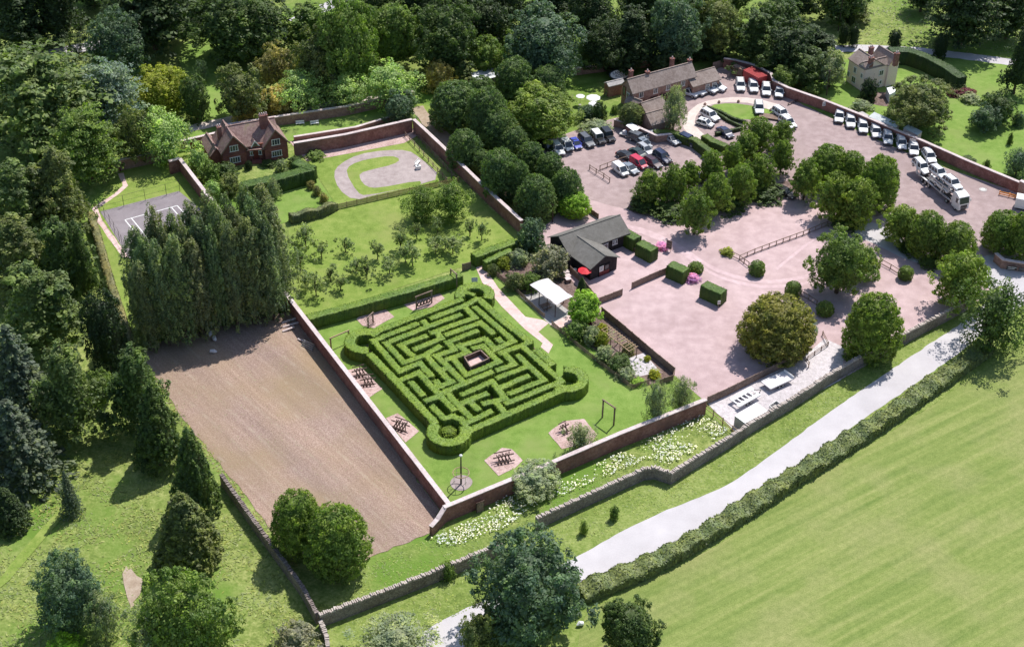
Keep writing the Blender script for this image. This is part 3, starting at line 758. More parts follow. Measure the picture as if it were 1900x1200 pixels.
def clump_leaves(cent, rad, nout, n_per, size, flat=1.0, droop=0.0, up=.35, spin_out=False):
    """cards spread over each clump; cent (K,3), rad (K,), nout (K,3) = outward of the crown"""
    K = len(cent)
    d = unit(rng.normal(size=(K, n_per, 3)) + nout[:, None, :] * .8)
    d[..., 2] = d[..., 2] * flat / ZA ** .6
    p = cent[:, None, :] + d * rad[:, None, None] * rng.uniform(.55, 1.08, (K, n_per, 1))
    p[..., 2] -= droop * rad[:, None] * rng.uniform(0, 1, (K, n_per))
    nr = unit(d * 1.0 + rng.normal(size=d.shape) * .5 + np.array([0, 0, up]))
    p, nr = p.reshape(-1, 3), nr.reshape(-1, 3)
    sz = rng.uniform(.6, 1.4, len(p)) * size * np.repeat(rng.uniform(.7, 1.4, K), n_per)
    spin = None
    if spin_out: spin = np.repeat(nout, n_per, 0) * 2 + np.array([0, 0, -.6])
    q, f = cards(p, nr, sz, .6, spin)
    tint = np.clip(np.repeat(rng.normal(.5, .22, K), n_per) + rng.normal(0, .17, len(p)), 0, 1)
    return q, f, tint

def core(profile, k=.72, n=10, m=14):
    """leafy inner body so that the crown is not see-through"""
    V, F = [], []
    zs = np.linspace(-.92, .86, n)
    for i, z in enumerate(zs):
        r = profile(z) * k * (.25 if i == n - 1 else .02 if i == 0 else 1)
        for j in range(m):
            a = 2 * math.pi * j / m
            rr = r * (1 + .18 * math.sin(3 * a + 7 * z) + rng.normal() * .06)
            V.append((rr * math.cos(a), rr * math.sin(a), z * .92))
    for i in range(n - 1):
        for j in range(m):
            F.append((i * m + j, i * m + (j + 1) % m, (i + 1) * m + (j + 1) % m, (i + 1) * m + j))
    tip = len(V); V.append((0, 0, .90 * k + .1))
    for j in range(m): F.append(((n - 1) * m + j, (n - 1) * m + (j + 1) % m, tip, tip))
    F = [f if f[2] != f[3] else (f[0], f[1], f[2], f[0]) for f in F]
    F = [f for f in F if len(set(f)) == 4]
    for j in range(0, m, 2): F.append(((n - 1) * m + j, (n - 1) * m + (j + 1) % m, (n - 1) * m + (j + 2) % m, tip))
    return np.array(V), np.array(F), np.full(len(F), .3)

def surf_points(profile, K, lo=-.95, hi=.98, inset=(.80, 1.0), lobes=0.12, top_bias=0.0):
    out = []
    ph = rng.uniform(0, 6.28, 4)
    while len(out) < K:
        z = rng.uniform(lo, hi)
        r = profile(z)
        if rng.uniform() > min(1.4, r * math.sqrt(1 + ((profile(min(.999, z + .02)) - profile(max(-.999, z - .02))) / .04) ** 2) + .05) / 1.4: continue
        a = rng.uniform(0, 2 * math.pi)
        lob = 1 + lobes * (math.sin(2 * a + ph[0] + 2 * z) + .7 * math.sin(3 * a + ph[1] - 3 * z) + .5 * math.sin(5 * a + ph[2]))
        k = rng.uniform(*inset) * lob
        out.append((r * k * math.cos(a), r * k * math.sin(a), z * (1 if abs(z) < .8 else rng.uniform(.92, 1.03))))
    return np.array(out)

def fill(profile, n, size, k=(.60, .86), hi=.985):
    """inner leaves between the clumps"""
    P = []
    while len(P) < n:
        z = rng.uniform(-.92, hi); r = profile(z)
        if rng.uniform() > min(1.4, r * math.sqrt(1 + ((profile(min(.999, z + .02)) - profile(max(-.999, z - .02))) / .04) ** 2) + .08) / 1.4: continue
        a = rng.uniform(0, 6.2832); q = rng.uniform(*k)
        P.append((r * q * math.cos(a), r * q * math.sin(a), z * rng.uniform(k[0] + .1, k[1] + .06)))
    P = np.array(P)
    q, f = cards(P, unit(P + rng.normal(size=P.shape) * .55 + np.array([0, 0, .35])), rng.uniform(.7, 1.3, n) * size, .7)
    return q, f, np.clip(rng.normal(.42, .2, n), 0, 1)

def crown_mesh(kind, seed):
    global rng, ZA
    ZA = dict(poplar=3.6, cone=1.9, spruce=2.0, pine=1.7, column=1.9).get(kind, 1.0)
    rng = np.random.default_rng(seed)
    ell = lambda z: math.sqrt(max(0, 1 - z * z))
    if kind == 'round':      # broadleaf: big billowing masses
        prof = lambda z: math.sqrt(max(0, 1 - ((z + .1) / 1.12) ** 2)) if z > -.1 else math.sqrt(max(0, 1 - ((z + .1) / .95) ** 2))
        big = surf_points(prof, 26, -.75, .95, (.62, .82), .16)
        pts = [(b + unit(rng.normal(size=3) + unit(b) * .9 + np.array([0, 0, .25])) * rng.uniform(.22, .36)) for b in big for _ in range(7)]
        pts = np.array(pts); K = len(pts)
        parts = [core(prof, .50), fill(prof, 3000, .10), clump_leaves(pts, rng.uniform(.09, .17, K), unit(pts), 34, .078, up=.5)]
    elif kind == 'great':    # the same for the largest trees: more and smaller leaves
        prof = lambda z: math.sqrt(max(0, 1 - ((z + .1) / 1.12) ** 2)) if z > -.1 else math.sqrt(max(0, 1 - ((z + .1) / .95) ** 2))
        big = surf_points(prof, 48, -.75, .95, (.66, .86), .15)
        pts = [(b + unit(rng.normal(size=3) + unit(b) * .9 + np.array([0, 0, .25])) * rng.uniform(.14, .25)) for b in big for _ in range(8)]
        pts = np.array(pts); K = len(pts)
        parts = [core(prof, .50), fill(prof, 5500, .075), clump_leaves(pts, rng.uniform(.06, .12, K), unit(pts), 36, .052, up=.5)]
    elif kind == 'dense':    # limes and other close-leaved crowns, beehive shaped
        prof = lambda z: (max(0, 1 - ((z + .25) / 1.25) ** 2)) ** .52 if z > -.25 else math.sqrt(max(0, 1 - ((z + .25) / 1.0) ** 2))
        pts = surf_points(prof, 420, -.95, .97, (.86, 1.0), .05); K = len(pts)
        parts = [core(prof, .66), fill(prof, 3000, .09, (.76, .92)), clump_leaves(pts, rng.uniform(.07, .13, K), unit(pts * np.array([1, 1, .6])), 26, .058, flat=.7, droop=.3, up=.45)]
    elif kind == 'maple':    # car-park trees: tufted, layered, a little open
        prof = lambda z: (max(0, 1 - ((z + .35) / 1.36) ** 2)) ** .66 if z > -.35 else math.sqrt(max(0, 1 - ((z + .35) / .72) ** 2))
        pts = surf_points(prof, 130, -.9, .96, (.70, 1.05), .14); K = len(pts)
        parts = [core(prof, .48), fill(prof, 2600, .10), clump_leaves(pts, rng.uniform(.11, .20, K), unit(pts * np.array([1, 1, .5])), 42, .080, flat=.55, droop=.45, up=.6)]
    elif kind == 'airy':     # ash, willow, birch: thin spreading sprays
        pts = surf_points(ell, 150, -.95, .98, (.45, 1.08), .2); K = len(pts)
        parts = [clump_leaves(pts, rng.uniform(.10, .22, K), unit(pts), 34, .062, flat=1, droop=.7, up=.2, spin_out=True), core(ell, .34), fill(ell, 1500, .085, (.4, .85))]
    elif kind == 'cone':     # clipped-looking cypress cone
        prof = lambda z: max(0.02, (1 - z) / 2) ** .74 * (1 if z > -.8 else .95 + .25 * (z + .8))
        pts = surf_points(prof, 420, -.98, .99, (.86, 1.0), .05); K = len(pts)
        parts = [core(prof, .68), fill(prof, 2600, .09, (.74, .93)), clump_leaves(pts, rng.uniform(.04, .085, K), unit(pts * np.array([1, 1, 0]) + np.array([0, 0, .3])), 26, .075, flat=1.5, up=.2)]
    elif kind == 'spruce':   # tiers of drooping boughs
        prof = lambda z: max(0.02, (1 - z) / 2) ** .85
        cl, rd = [], []
        for z in np.linspace(-.97, .95, 26):
            r = prof(z); nb = max(4, int(15 * r) + 3); ph = rng.uniform(0, 6)
            for j in range(nb):
                a = ph + 2 * math.pi * j / nb + rng.normal() * .15; L = rng.uniform(.7, 1.15)
                for t in (.45, .75, 1.0):
                    cl.append((r * L * t * math.cos(a), r * L * t * math.sin(a), z - .10 * t * t * r + rng.normal() * .008)); rd.append(.055 + .05 * r)
        pts = np.array(cl); K = len(pts)
        parts = [core(prof, .42), fill(prof, 1800, .09, (.5, .8)), clump_leaves(pts, np.array(rd), unit(pts * np.array([1, 1, 0])), 9, .085, flat=.35, droop=.5, up=1.0, spin_out=True)]
    elif kind == 'cedar':    # flat plates, broad
        cl, rd = [], []
        for z in np.linspace(-.75, .95, 13):
            R = (1 - ((z + .4) / 1.6) ** 2) ** .5 if z > -.4 else .95
            nb = max(3, int(9 * R)); ph = rng.uniform(0, 6)
            for j in range(nb):
                a = ph + 2 * math.pi * j / nb + rng.normal() * .25; L = R * rng.uniform(.6, 1.08); w = .16 + .1 * R
                for t in np.linspace(.25, 1, 5):
                    for _ in range(2):
                        b = a + rng.normal() * .22
                        cl.append((L * t * math.cos(b), L * t * math.sin(b), z + .05 * t + rng.normal() * .02)); rd.append(w * rng.uniform(.5, .8))
        pts = np.array(cl); K = len(pts)
        prof = lambda z: .9 * ell(z)
        parts = [core(prof, .38), fill(prof, 1500, .09, (.4, .8)), clump_leaves(pts, np.array(rd), unit(pts), 13, .075, flat=.22, droop=.15, up=1.2)]
    elif kind == 'pine':     # tall, ragged, bunched needles
        prof = lambda z: max(.02, 1 - ((z + .75) / 1.77)) ** .72 if z > -.75 else .95
        big = surf_points(prof, 46, -.95, .95, (.55, 1.0), .22)
        pts = np.array([b + rng.normal(size=3) * np.array([.13, .13, .06]) for b in big for _ in range(5)]); K = len(pts)
        parts = [core(prof, .45), fill(prof, 2600, .095, (.55, .85)), clump_leaves(pts, rng.uniform(.08, .15, K), unit(pts * np.array([1, 1, .3]) + np.array([0, 0, .5])), 34, .078, flat=.8, droop=.1, up=.8)]
    elif kind == 'poplar':   # narrow, many upright wisps
        prof = lambda z: (max(0, 1 - ((z + .35) / 1.38) ** 2)) ** .8 if z > -.35 else .92 + .08 * (z + 1)
        pts = surf_points(prof, 460, -.97, .98, (.6, 1.06), .22); K = len(pts)
        d = unit(pts * np.array([1, 1, 0]) + np.array([0, 0, .7]))
        parts = [clump_leaves(pts, rng.uniform(.07, .17, K), d, 30, .085, flat=1.25, up=.5), core(prof, .5), fill(prof, 4500, .12, (.5, .9))]
    elif kind == 'apple':    # small open orchard tree
        prof = ell
        big = surf_points(prof, 14, -.6, .9, (.4, .95), .25)
        pts = np.array([b + rng.normal(size=3) * .16 for b in big for _ in range(4)]); K = len(pts)
        parts = [clump_leaves(pts, rng.uniform(.10, .22, K), unit(pts), 30, .115, up=.4), fill(prof, 350, .12, (.2, .8))]
    elif kind == 'column':   # yew / cypress pillar
        prof = lambda z: (1 - max(0, (z - .3) / .72) ** 2.2) ** .5 * (.92 + .08 * math.cos(2 * z)) if z < .99 else .05
        pts = surf_points(prof, 220, -.98, .98, (.84, 1.0), .06); K = len(pts)
        parts = [core(prof, .7), fill(prof, 1800, .11, (.75, .93)), clump_leaves(pts, rng.uniform(.09, .16, K), unit(pts * np.array([1, 1, .3])), 20, .10, flat=1.3, up=.3)]
    elif kind == 'shrub':    # dome on the ground
        prof = lambda z: math.sqrt(max(0, 1 - ((z + .5) / 1.5) ** 2)) if z > -.5 else 1.0
        pts = surf_points(prof, 120, -.98, .97, (.72, 1.02), .15); K = len(pts)
        parts = [core(prof, .5), fill(prof, 1200, .13, (.5, .88)), clump_leaves(pts, rng.uniform(.12, .22, K), unit(pts), 26, .105, up=.5)]
    elif kind == 'topiary':  # smooth clipped ball
        prof = lambda z: math.sqrt(max(0, 1 - ((z + .2) / 1.2) ** 2)) if z > -.2 else math.sqrt(max(0, 1 - ((z + .2) / 1.1) ** 2))
        pts = surf_points(prof, 200, -.95, .98, (.90, .98), .02); K = len(pts)
        parts = [core(prof, .74), fill(prof, 2200, .09, (.84, .95)), clump_leaves(pts, rng.uniform(.06, .10, K), unit(pts), 22, .085, up=.4)]
    ZA = 1.0
    V, F, T = join(parts)
    return mesh_np("crown_" + kind, V, F, T)

CROWNS = {}
VARIANTS = dict(round=4, great=4, dense=4, maple=4, airy=3, cone=2, spruce=2, cedar=3, pine=3, poplar=3, apple=4, column=2, shrub=4, topiary=2)
for ki, k in enumerate(VARIANTS):
    CROWNS[k] = [crown_mesh(k, 100 + 10 * ki + s) for s in range(VARIANTS[k])]
for lst in CROWNS.values():
    for me in lst: me.materials.append(M['leaf'])

def trunk_mesh(limbs=5, seed=0, spread=.5):
    """unit trunk: z 0..1 is ground to crown centre; x/y in trunk radii"""
    r = random.Random(seed); b = MB()
    b.tube([(0, 0, -.02), (0, 0, .06), (r.gauss(0, .2), r.gauss(0, .2), .45), (r.gauss(0, .5), r.gauss(0, .5), 1.0), (r.gauss(0, .8), r.gauss(0, .8), 1.25)], [1.5, 1.05, .85, .55, .15], 9)
    for k in range(limbs):
        a = 2 * math.pi * k / limbs + r.random(); z = r.uniform(.45, .8); L = r.uniform(5, 9) * spread * 2
        b.tube([(0, 0, z), (math.cos(a) * L * .45, math.sin(a) * L * .45, z + .2), (math.cos(a) * L, math.sin(a) * L, z + .38)], [.42, .22, .06], 6)
    me = b.mesh("trunk"); me.materials.append(M['bark']); return me
TRUNKS = [trunk_mesh(5, s) for s in range(4)]
BARE = trunk_mesh(0, 9)

FOL = dict(  # leaf colours (linear)
    mid=(.115, .185, .045), dark=(.068, .115, .036), deep=(.040, .070, .028), blue=(0.081, 0.138, 0.084), bluec=(0.170, 0.243, 0.205), olive=(.118, .155, .056),
    yellow=(.20, .245, .030), lime=(.125, .195, .042), bright=(0.186, 0.324, 0.041), gold=(.40, .35, .13), tawny=(.20, .20, .085), silver=(0.211, 0.267, 0.158),
    pale=(.24, .36, .13), poplar=(0.091, 0.143, 0.078), apple=(.185, .245, .110), yew=(0.027, 0.051, 0.022), maple=(.145, .215, .042), rust=(.150, .160, .040), flower=(0.300, 0.330, 0.230), pink=(.78, .42, .95), crimson=(0.160, 0.035, 0.063), acid=(0.420, 0.460, 0.034), cedar=(.098, .148, .052), spruce=(.085, .120, .085))
CLEAR = dict(round=.16, great=.16, dense=.10, maple=.22, airy=.15, cone=0, spruce=0, cedar=.10, pine=.12, poplar=.04, apple=.35, column=0, shrub=-.12, topiary=-.05)
tree_n = 0
BRIGHT = 1.52
def tree(kind, cx, top, bot, w, col, label, name="tree", cat="tree", group=None, jitter=.0, clear=None):
    """cx, top, bot, w: box of the crown in the photograph's pixels -> a crown of that real size standing on the ground"""
    global tree_n
    tree_n += 1
    if kind == 'round' and w >= 95: kind = 'great'
    rnd = random.Random(tree_n * 17 + int(cx))
    cy, h = (top + bot) / 2, bot - top
    if kind in ('cone', 'spruce'):
        p = at(cx, bot); s = proj(p)[2]; R = w / 2 / s
        for _ in range(3):
            ph = math.atan2(CAMZ, math.hypot(p.x, p.y)); p = at(cx, bot - R * s * math.sin(ph)); s = proj(p)[2]; R = w / 2 / s
        # lean of the vertical across the picture is handled by the ground point alone
        V = max(.5, height_at(p, top) / 2); zc = V
    else:
        p = at(cx, cy, 3); V = 3; zc = 3; clr = CLEAR[kind] if clear is None else clear
        for _ in range(6):
            s = proj((p.x, p.y, zc))[2]; ph = math.atan2(CAMZ - zc, math.hypot(p.x, p.y)); R = w / 2 / s
            eff = 1.0 if kind not in ('shrub',) else .9
            V = math.sqrt(max((.35 * R * math.cos(ph)) ** 2, (h / 2 / s) ** 2 - (R * math.sin(ph) * eff) ** 2)) / math.cos(ph)
            V = min(V, (4.8 if kind == 'poplar' else 3.2) * R)
            zc = V * (1 + clr); p = at(cx, cy, zc)
    c3 = FOL[col] if isinstance(col, str) else col
    t = empty(name, (p.x, p.y, 0), rnd.uniform(0, 6.28), label, cat, group)
    me = rnd.choice(CROWNS[kind])
    c = link("crown", me, None, t); c.location = (0, 0, zc); k = dict(poplar=1.02, cone=1.2, spruce=1.12, maple=1.02, round=1.04, pine=1.12, apple=1.08, airy=1.14, dense=1.02).get(kind, 1.0)
    c.scale = (R * k, R * k, V)
    j = rnd.uniform(.92, 1.08)
    j *= 1.0 if col in ('flower', 'pink', 'crimson', 'acid') else BRIGHT
    c.color = (c3[0] * j * 1.10, c3[1] * j, c3[2] * j * 1.05, 1)
    if kind not in ('shrub', 'topiary'):
        tr = link("trunk", BARE if kind in ('cone', 'spruce', 'column', 'poplar', 'pine') else rnd.choice(TRUNKS), None, t)
        rr = max(.09, .05 * R + .012 * V) if kind != 'apple' else .085
        tr.scale = (rr, rr, zc if kind not in ('cone', 'spruce', 'pine', 'poplar') else zc * 1.2)
    return t

def shrub(cx, top, bot, w, col, label, kind='shrub', cat="shrub", name="shrub", group=None):
    return tree(kind, cx, top, bot, w, col, label, name, cat, group)
# ---------------------------------------------------------------- every tree and shrub
LT = "lofty trees of the left wood"
# left wood
for a in [
 ('cedar', 70, 88, 285, 250, 'cedar', "broad tiered cedar with olive green plates at the edge of the left wood"),
 ('cedar', 205, 115, 245, 125, 'bluec', "pale blue-grey cedar beside the yellow tree"),
 ('round', 217, 25, 140, 115, 'blue', "rounded blue-green tree in front of the dark cedars by the lane"),
 ('cedar', 278, -75, 92, 190, 'deep', "very dark wide cedar shading the lawn by the lane"),
 ('pine', 95, -80, 80, 120, 'deep', "tall dark conifer with a reddish trunk beside the lane"),
 ('pine', 20, -60, 95, 120, 'deep', "dark conifer in the top corner above the tiered cedar"),
 ('cedar', 165, -100, 15, 130, 'deep', "dark cedar standing behind the blue-green tree"),
 ('round', 295, 126, 212, 116, 'yellow', "spreading yellow-green tree above the tennis court"),
 ('column', 362, 140, 226, 52, 'dark', "dark upright evergreen to the side of the yellow-green tree"),
 ('airy', 372, 112, 150, 26, 'blue', "thin young tree alone on the shaded lawn"),
 ('airy', 300, 205, 300, 100, 'pale', "light green spreading tree overhanging the court wall"),
 ('round', 243, 205, 300, 66, 'olive', "brownish green tree between the blue cedar and the light green tree"),
 ('pine', 72, 208, 300, 84, 'olive', "olive brown conifer in front of the tiered cedar"),
 ('cedar', 160, 200, 340, 130, 'mid', "fresh green cedar hanging over the corner of the court garden"),
 ('pine', 105, 255, 435, 120, 'olive', "tall grey-olive pine beside the trodden path"),
 ('pine', 30, 290, 450, 130, 'cedar', "dark green pine at the picture edge level with the tennis court"),
 ('pine', 112, 385, 545, 110, 'dark', "shaded conifer behind the narrow tawny hedge"),
 ('pine', 30, 390, 540, 130, 'olive', "brown-green conifer above the big feathery pine"),
 ('pine', 150, 405, 560, 55, 'dark', "slim dark conifer standing against the tawny hedge"),
 ('pine', 66, 462, 660, 160, 'cedar', "big feathery light olive pine half way down the wood"),
 ('spruce', 50, 600, 830, 150, 'spruce', "tall blue-grey spruce at the picture edge"),
 ('pine', 122, 610, 815, 130, 'cedar', "fresh green feathery pine in front of the blue-grey spruce"),
 ('spruce', 45, 740, 945, 165, 'spruce', "lowest blue-grey spruce of the wood with hanging boughs"),
 ('column', 195, 540, 690, 78, 'yew', "blackish column of yew beside the strip of lawn"),
 ('round', 187, 688, 745, 48, 'mid', "small round green tree below the blackish yew"),
 ('pine', 252, 618, 800, 112, 'dark', "dark drooping conifer at the corner of the bare soil plot"),
 ('round', 128, 1030, 1180, 135, 'blue', "round blue-green tree standing alone in the rough meadow"),
 ('airy', 190, 1095, 1185, 62, 'silver', "thin grey-green tree leaning on the round meadow tree"),
 ('round', 345, 1062, 1250, 170, 'mid', "wide bushy green tree at the bottom of the meadow"),
 ('round', 366, 1128, 1210, 58, 'bright', "bright green young tree in front of the wide bushy one"),
 ('airy', 285, 1110, 1230, 90, 'silver', "grey-green sallow at the foot of the meadow"),
]: tree(*a)
tree('cone', 300, 708, 890, 90, 'dark', "dark green cypress cone at the edge of the soil plot, higher up the slope", group="conifers along the rubble wall", cat="conifer", name="conifer")
tree('cone', 368, 792, 972, 84, 'dark', "slender dark green cypress cone against the rubble wall", group="conifers along the rubble wall", cat="conifer", name="conifer")
tree('cone', 352, 915, 1080, 118, 'olive', "broad brownish conifer standing lowest on the meadow", group="conifers along the rubble wall", cat="conifer", name="conifer")
tree('spruce', 135, 872, 968, 42, 'spruce', "small young spruce by the mown grass track", cat="conifer", name="conifer")
tree('cone', 22, 905, 1000, 70, 'deep', "dark low conifer skirt under the lowest spruce", cat="conifer", name="conifer")
# poplar screen
PROFILE = [(245, 425), (290, 392), (340, 375), (395, 365), (430, 342), (470, 335), (520, 362), (545, 410)]
k = 0
for row in (0, 1, 2):
    for i in range(9):
        x = 262 + 33 * i + (0, 14, 4)[row]
        if x > 524: continue
        k += 1
        edge = np.interp(x, [p[0] for p in PROFILE], [p[1] for p in PROFILE])
        foot = 642 - 66 * (x - 262) / 275
        top = edge + (0, 26, 62)[row] + 12 * math.sin(k * 2.3); bot = foot - (34, 10, -8)[row]
        tree('poplar', x, top, bot, 56 + 9 * math.sin(k * 1.7), (.135 + .012 * (k % 3), .19 + .014 * (k % 2), .10), "grey-green poplar in the dense screen between the tennis court and the soil plot", group="poplars of the screen")
# trees inside the stone wall and along the lane
for a in [
 ('dense', 552, 905, 1030, 98, 'lime', "dark round tree inside the rubble wall, the upper of the touching pair"),
 ('dense', 624, 930, 1066, 120, 'lime', "larger dark round tree of the touching pair beside the rubble wall"),
 ('round', 985, 990, 1205, 215, 'blue', "tall dark oak standing over the lane at the bottom"),
 ('round', 893, 1132, 1230, 78, 'olive', "small brownish tree at the foot of the tall dark oak"),
 ('airy', 735, 1140, 1230, 130, 'silver', "grey-green willow at the lower edge by the lane"),
 ('round', 1168, 1108, 1225, 112, 'dark', "dark round tree alone on the edge of the mown field"),
 ('round', 991, 853, 926, 100, 'silver', "bushy grey-green tree growing against the outside of the brick wall"),
 ('airy', 1078, 785, 838, 50, 'silver', "small grey-green tree on the bark bed by the front wall"),
 ('airy', 1218, 705, 785, 44, 'silver', "thin grey-green tree just inside the front wall"),
 ('airy', 1265, 698, 765, 44, 'silver', "thin grey-green tree at the corner of the gravel car park"),
]: tree(*a)
for x, t, b, w, lab in [(1140, 938, 965, 18, "upper of two small saplings on the verge"), (1083, 966, 992, 15, "lower of two small saplings on the verge"), (830, 1040, 1075, 30, "low bush on the verge below the rubble wall")]: shrub(x, t, b, w, 'mid', lab)
shrub(1245, 1150, 1160, 9, 'flower', "tiny white flower clump at the field edge") if False else None
shrub(550, 1150, 1215, 80, 'flower', "elder bush with creamy white flower heads at the bottom wall")
shrub(120, 1172, 1230, 60, 'bright', "light green bush at the bottom edge of the meadow")
# above the red brick house
for a in [
 ('round', 450, -22, 112, 185, 'dark', "huge dark spreading oak above the sunlit glade"),
 ('round', 492, 38, 112, 70, 'blue', "bluish smaller tree in front of the huge oak"),
 ('round', 447, 128, 218, 86, 'olive', "olive green round bush-like tree by the drive"),
 ('round', 508, 90, 165, 62, 'tawny', "tawny tree behind the golden bushes"),
 ('round', 590, 60, 175, 90, 'olive', "greyish olive tree between the tawny tree and the tall green one"),
 ('round', 640, 5, 165, 120, 'mid', "tall fresh green tree above the drive wall"),
 ('round', 730, 0, 125, 115, 'mid', "tall green tree next along from the one above the drive wall"),
 ('round', 830, 5, 135, 130, 'dark', "broad grey-green tree in front of the dark wood"),
 ('round', 1010, 15, 150, 150, 'blue', "great grey-green round tree behind the clipped limes"),
 ('airy', 560, 128, 205, 90, 'pale', "light green large-leaved tree near the golden bushes"),
 ('airy', 640, 130, 200, 90, 'pale', "light green large-leaved tree beside the drive wall"),
 ('airy', 722, 115, 198, 100, 'pale', "light green large-leaved tree nearest the garden corner"),
 ('round', 742, 170, 226, 62, 'blue', "dark bush-like tree inside the garden corner"),
 ('round', 1008, 162, 262, 138, 'maple', "wide round green ash beside the row of cars"),
]: tree(*a)
for x, t, b, w, c, lab in [(453, 168, 226, 54, 'gold', "golden brown bush above the house roof"), (487, 165, 215, 42, 'gold', "middle golden bush above the house roof"), (520, 158, 214, 60, 'gold', "largest golden bush above the house chimney"), (815, 112, 170, 60, 'gold', "golden bush by the end of the drive wall")]: shrub(x, t, b, w, c, lab)
# dark wood along the top
k = 0
for x, y, w, h, c in [(335, -75, 130, 100, 'deep'), (400, -80, 120, 90, 'dark'), (575, -10, 110, 110, 'mid'), (690, -50, 120, 110, 'dark'), (780, -45, 110, 110, 'deep'), (860, -60, 120, 120, 'deep'), (905, 0, 90, 90, 'deep'), (930, -55, 110, 110, 'deep'), (1030, -65, 110, 110, 'deep'), (1100, -25, 100, 110, 'deep'),
                      (1120, 40, 95, 90, 'deep'), (1180, 10, 100, 115, 'deep'), (1190, -60, 110, 100, 'deep'), (1255, -5, 110, 125, 'blue'), (1265, -70, 110, 100, 'dark'), (1330, -10, 100, 110, 'olive'), (1350, -60, 100, 90, 'dark'), (1400, 14, 100, 100, 'dark'), (1440, -5, 85, 80, 'dark'), (1462, 46, 90, 84, 'deep'), (1510, 38, 95, 84, 'deep'), (1470, -55, 100, 90, 'deep'), (1560, -40, 90, 80, 'dark'), (1300, 50, 80, 60, 'deep'), (1240, 85, 70, 55, 'deep'), (1160, 85, 70, 50, 'deep'), (1590, -10, 55, 50, 'olive'), (960, 65, 60, 70, 'mid'), (905, 75, 60, 65, 'mid'), (860, 110, 50, 50, 'olive')]:
    k += 1
    tree('round' if k % 3 else 'pine', x, y, y + h, w, c, "dark broad tree in the wood along the top", group="trees of the dark wood along the top")
for x, y, w, h, c, lab in [(1434, 76, 78, 56, 'dark', "dark bushy tree behind the red container"), (1500, 92, 80, 62, 'dark', "dark low tree between the container and the cottage"), (1543, 100, 50, 60, 'silver', "greyish apple-like tree by the cottage lawn"), (1455, 125, 50, 38, 'mid', "green bush on the far side of the car park wall")]:
    tree('round', x, y, y + h, w, c, lab)
# right park
for x, t, b, w, lab in [(1566, 45, 86, 19, "first of the upright yews by the lane, nearest the dark wood"), (1585, 45, 88, 19, "second upright yew by the lane, close to the first"), (1661, 56, 92, 24, "short dark yew alone beside the lane"), (1746, 62, 110, 27, "dark upright yew beyond the curved hedge"), (1578, 15, 50, 16, "upright yew behind the two by the lane")]:
    tree('column', x, t, b, w, 'yew', lab, name="yew", cat="yew", group="upright yews by the lane")
tree('cedar', 1795, -60, 85, 150, 'deep', "wide dark cedar shading the park on the right")
tree('cedar', 1715, -55, 20, 70, 'deep', "dark tree at the top edge of the park")
tree('cedar', 1880, -40, 70, 100, 'deep', "dark cedar in the top right corner")
tree('pine', 1895, 50, 170, 55, 'deep', "dark conifer at the right edge beside the bright lawn")
tree('round', 1708, 148, 242, 124, 'olive', "large round grey-green tree over the tin roofs by the car park wall")
tree('round', 1852, 174, 228, 58, 'dark', "darker round tree of the pair on the cottage lawn")
tree('round', 1829, 196, 242, 54, 'blue', "grey-green round tree of the pair on the cottage lawn")
tree('airy', 1890, 275, 326, 50, 'blue', "grey-green tree at the right edge above the brick pier")
for x, t, b, w, c, lab in [(1892, 208, 236, 26, 'blue', "small round bush at the edge of the cottage lawn"), (1612, 146, 188, 34, 'yew', "dark clipped bush at the cottage porch"), (1716, 138, 152, 16, 'yew', "small dark bush on the cottage back lawn"), (1793, 162, 180, 36, 'crimson', "crimson flowering shrub bed on the cottage lawn"), (1770, 165, 180, 26, 'crimson', "crimson shrub beside the cottage lawn flower bed"), (1775, 150, 172, 40, 'olive', "loose greenish shrubs at the end of the curved hedge"), (1800, 172, 192, 40, 'silver', "pale scrubby plants below the crimson shrubs"),
                           (1600, 185, 206, 38, 'silver', "grey bush by the car park wall near the cottage"), (1480, 130, 156, 40, 'silver', "grey-white shrub behind the car park wall by the container"), (1508, 152, 176, 36, 'mid', "green shrub behind the car park wall"), (1655, 205, 228, 40, 'mid', "green shrubs at the end of the tin roof"), (1665, 243, 262, 44, 'dark', "ivy bush topping the car park wall between two tin roofs"), (1795, 292, 308, 40, 'dark', "ivy hanging over the car park wall by the lorry"), (1545, 118, 145, 50, 'mid', "low shrubs beside the cottage drive"), (1832, 296, 312, 14, 'mid', "small palm-like plant behind the wall"), (1875, 246, 270, 10, 'dark', "small dark sapling on the cottage lawn")]:
    shrub(x, t, b, w, c, lab)
# clipped lime avenue
LA = "clipped limes outside the brick wall"
for x, t, b, w, lab in [(955, 105, 190, 74, "tallest clipped lime at the far end, by the metal roof"), (1016, 120, 192, 66, "second far lime standing behind the round ash"), (893, 140, 205, 60, "far lime half hidden beside the tin-roofed shed"), (845, 148, 240, 96, "broadest clipped lime at the far corner of the orchard"), (905, 160, 262, 80, "clipped lime behind the broadest one"), (925, 200, 282, 72, "clipped lime in the middle of the back row"), (952, 232, 296, 62, "back row lime next nearer the cars"), (985, 262, 330, 58, "smaller back row lime level with the parked van"),
                        (862, 238, 312, 66, "front row lime overhanging the brick wall"), (893, 276, 322, 42, "small lime squeezed in the front row"), (928, 274, 366, 74, "big front row lime behind the wall"), (962, 296, 372, 50, "front row lime between two big ones"), (995, 322, 405, 74, "nearest big lime close to the barn"), (1020, 282, 350, 56, "lime at the edge of the car park gravel"), (1052, 310, 385, 60, "last lime on the gravel corner")]:
    tree('dense', x, t, b, w, (.090, .150, .056), lab, group=LA)
tree('dense', 1066, 352, 402, 60, 'bright', "low yellow-green bush-like tree beneath the last lime")
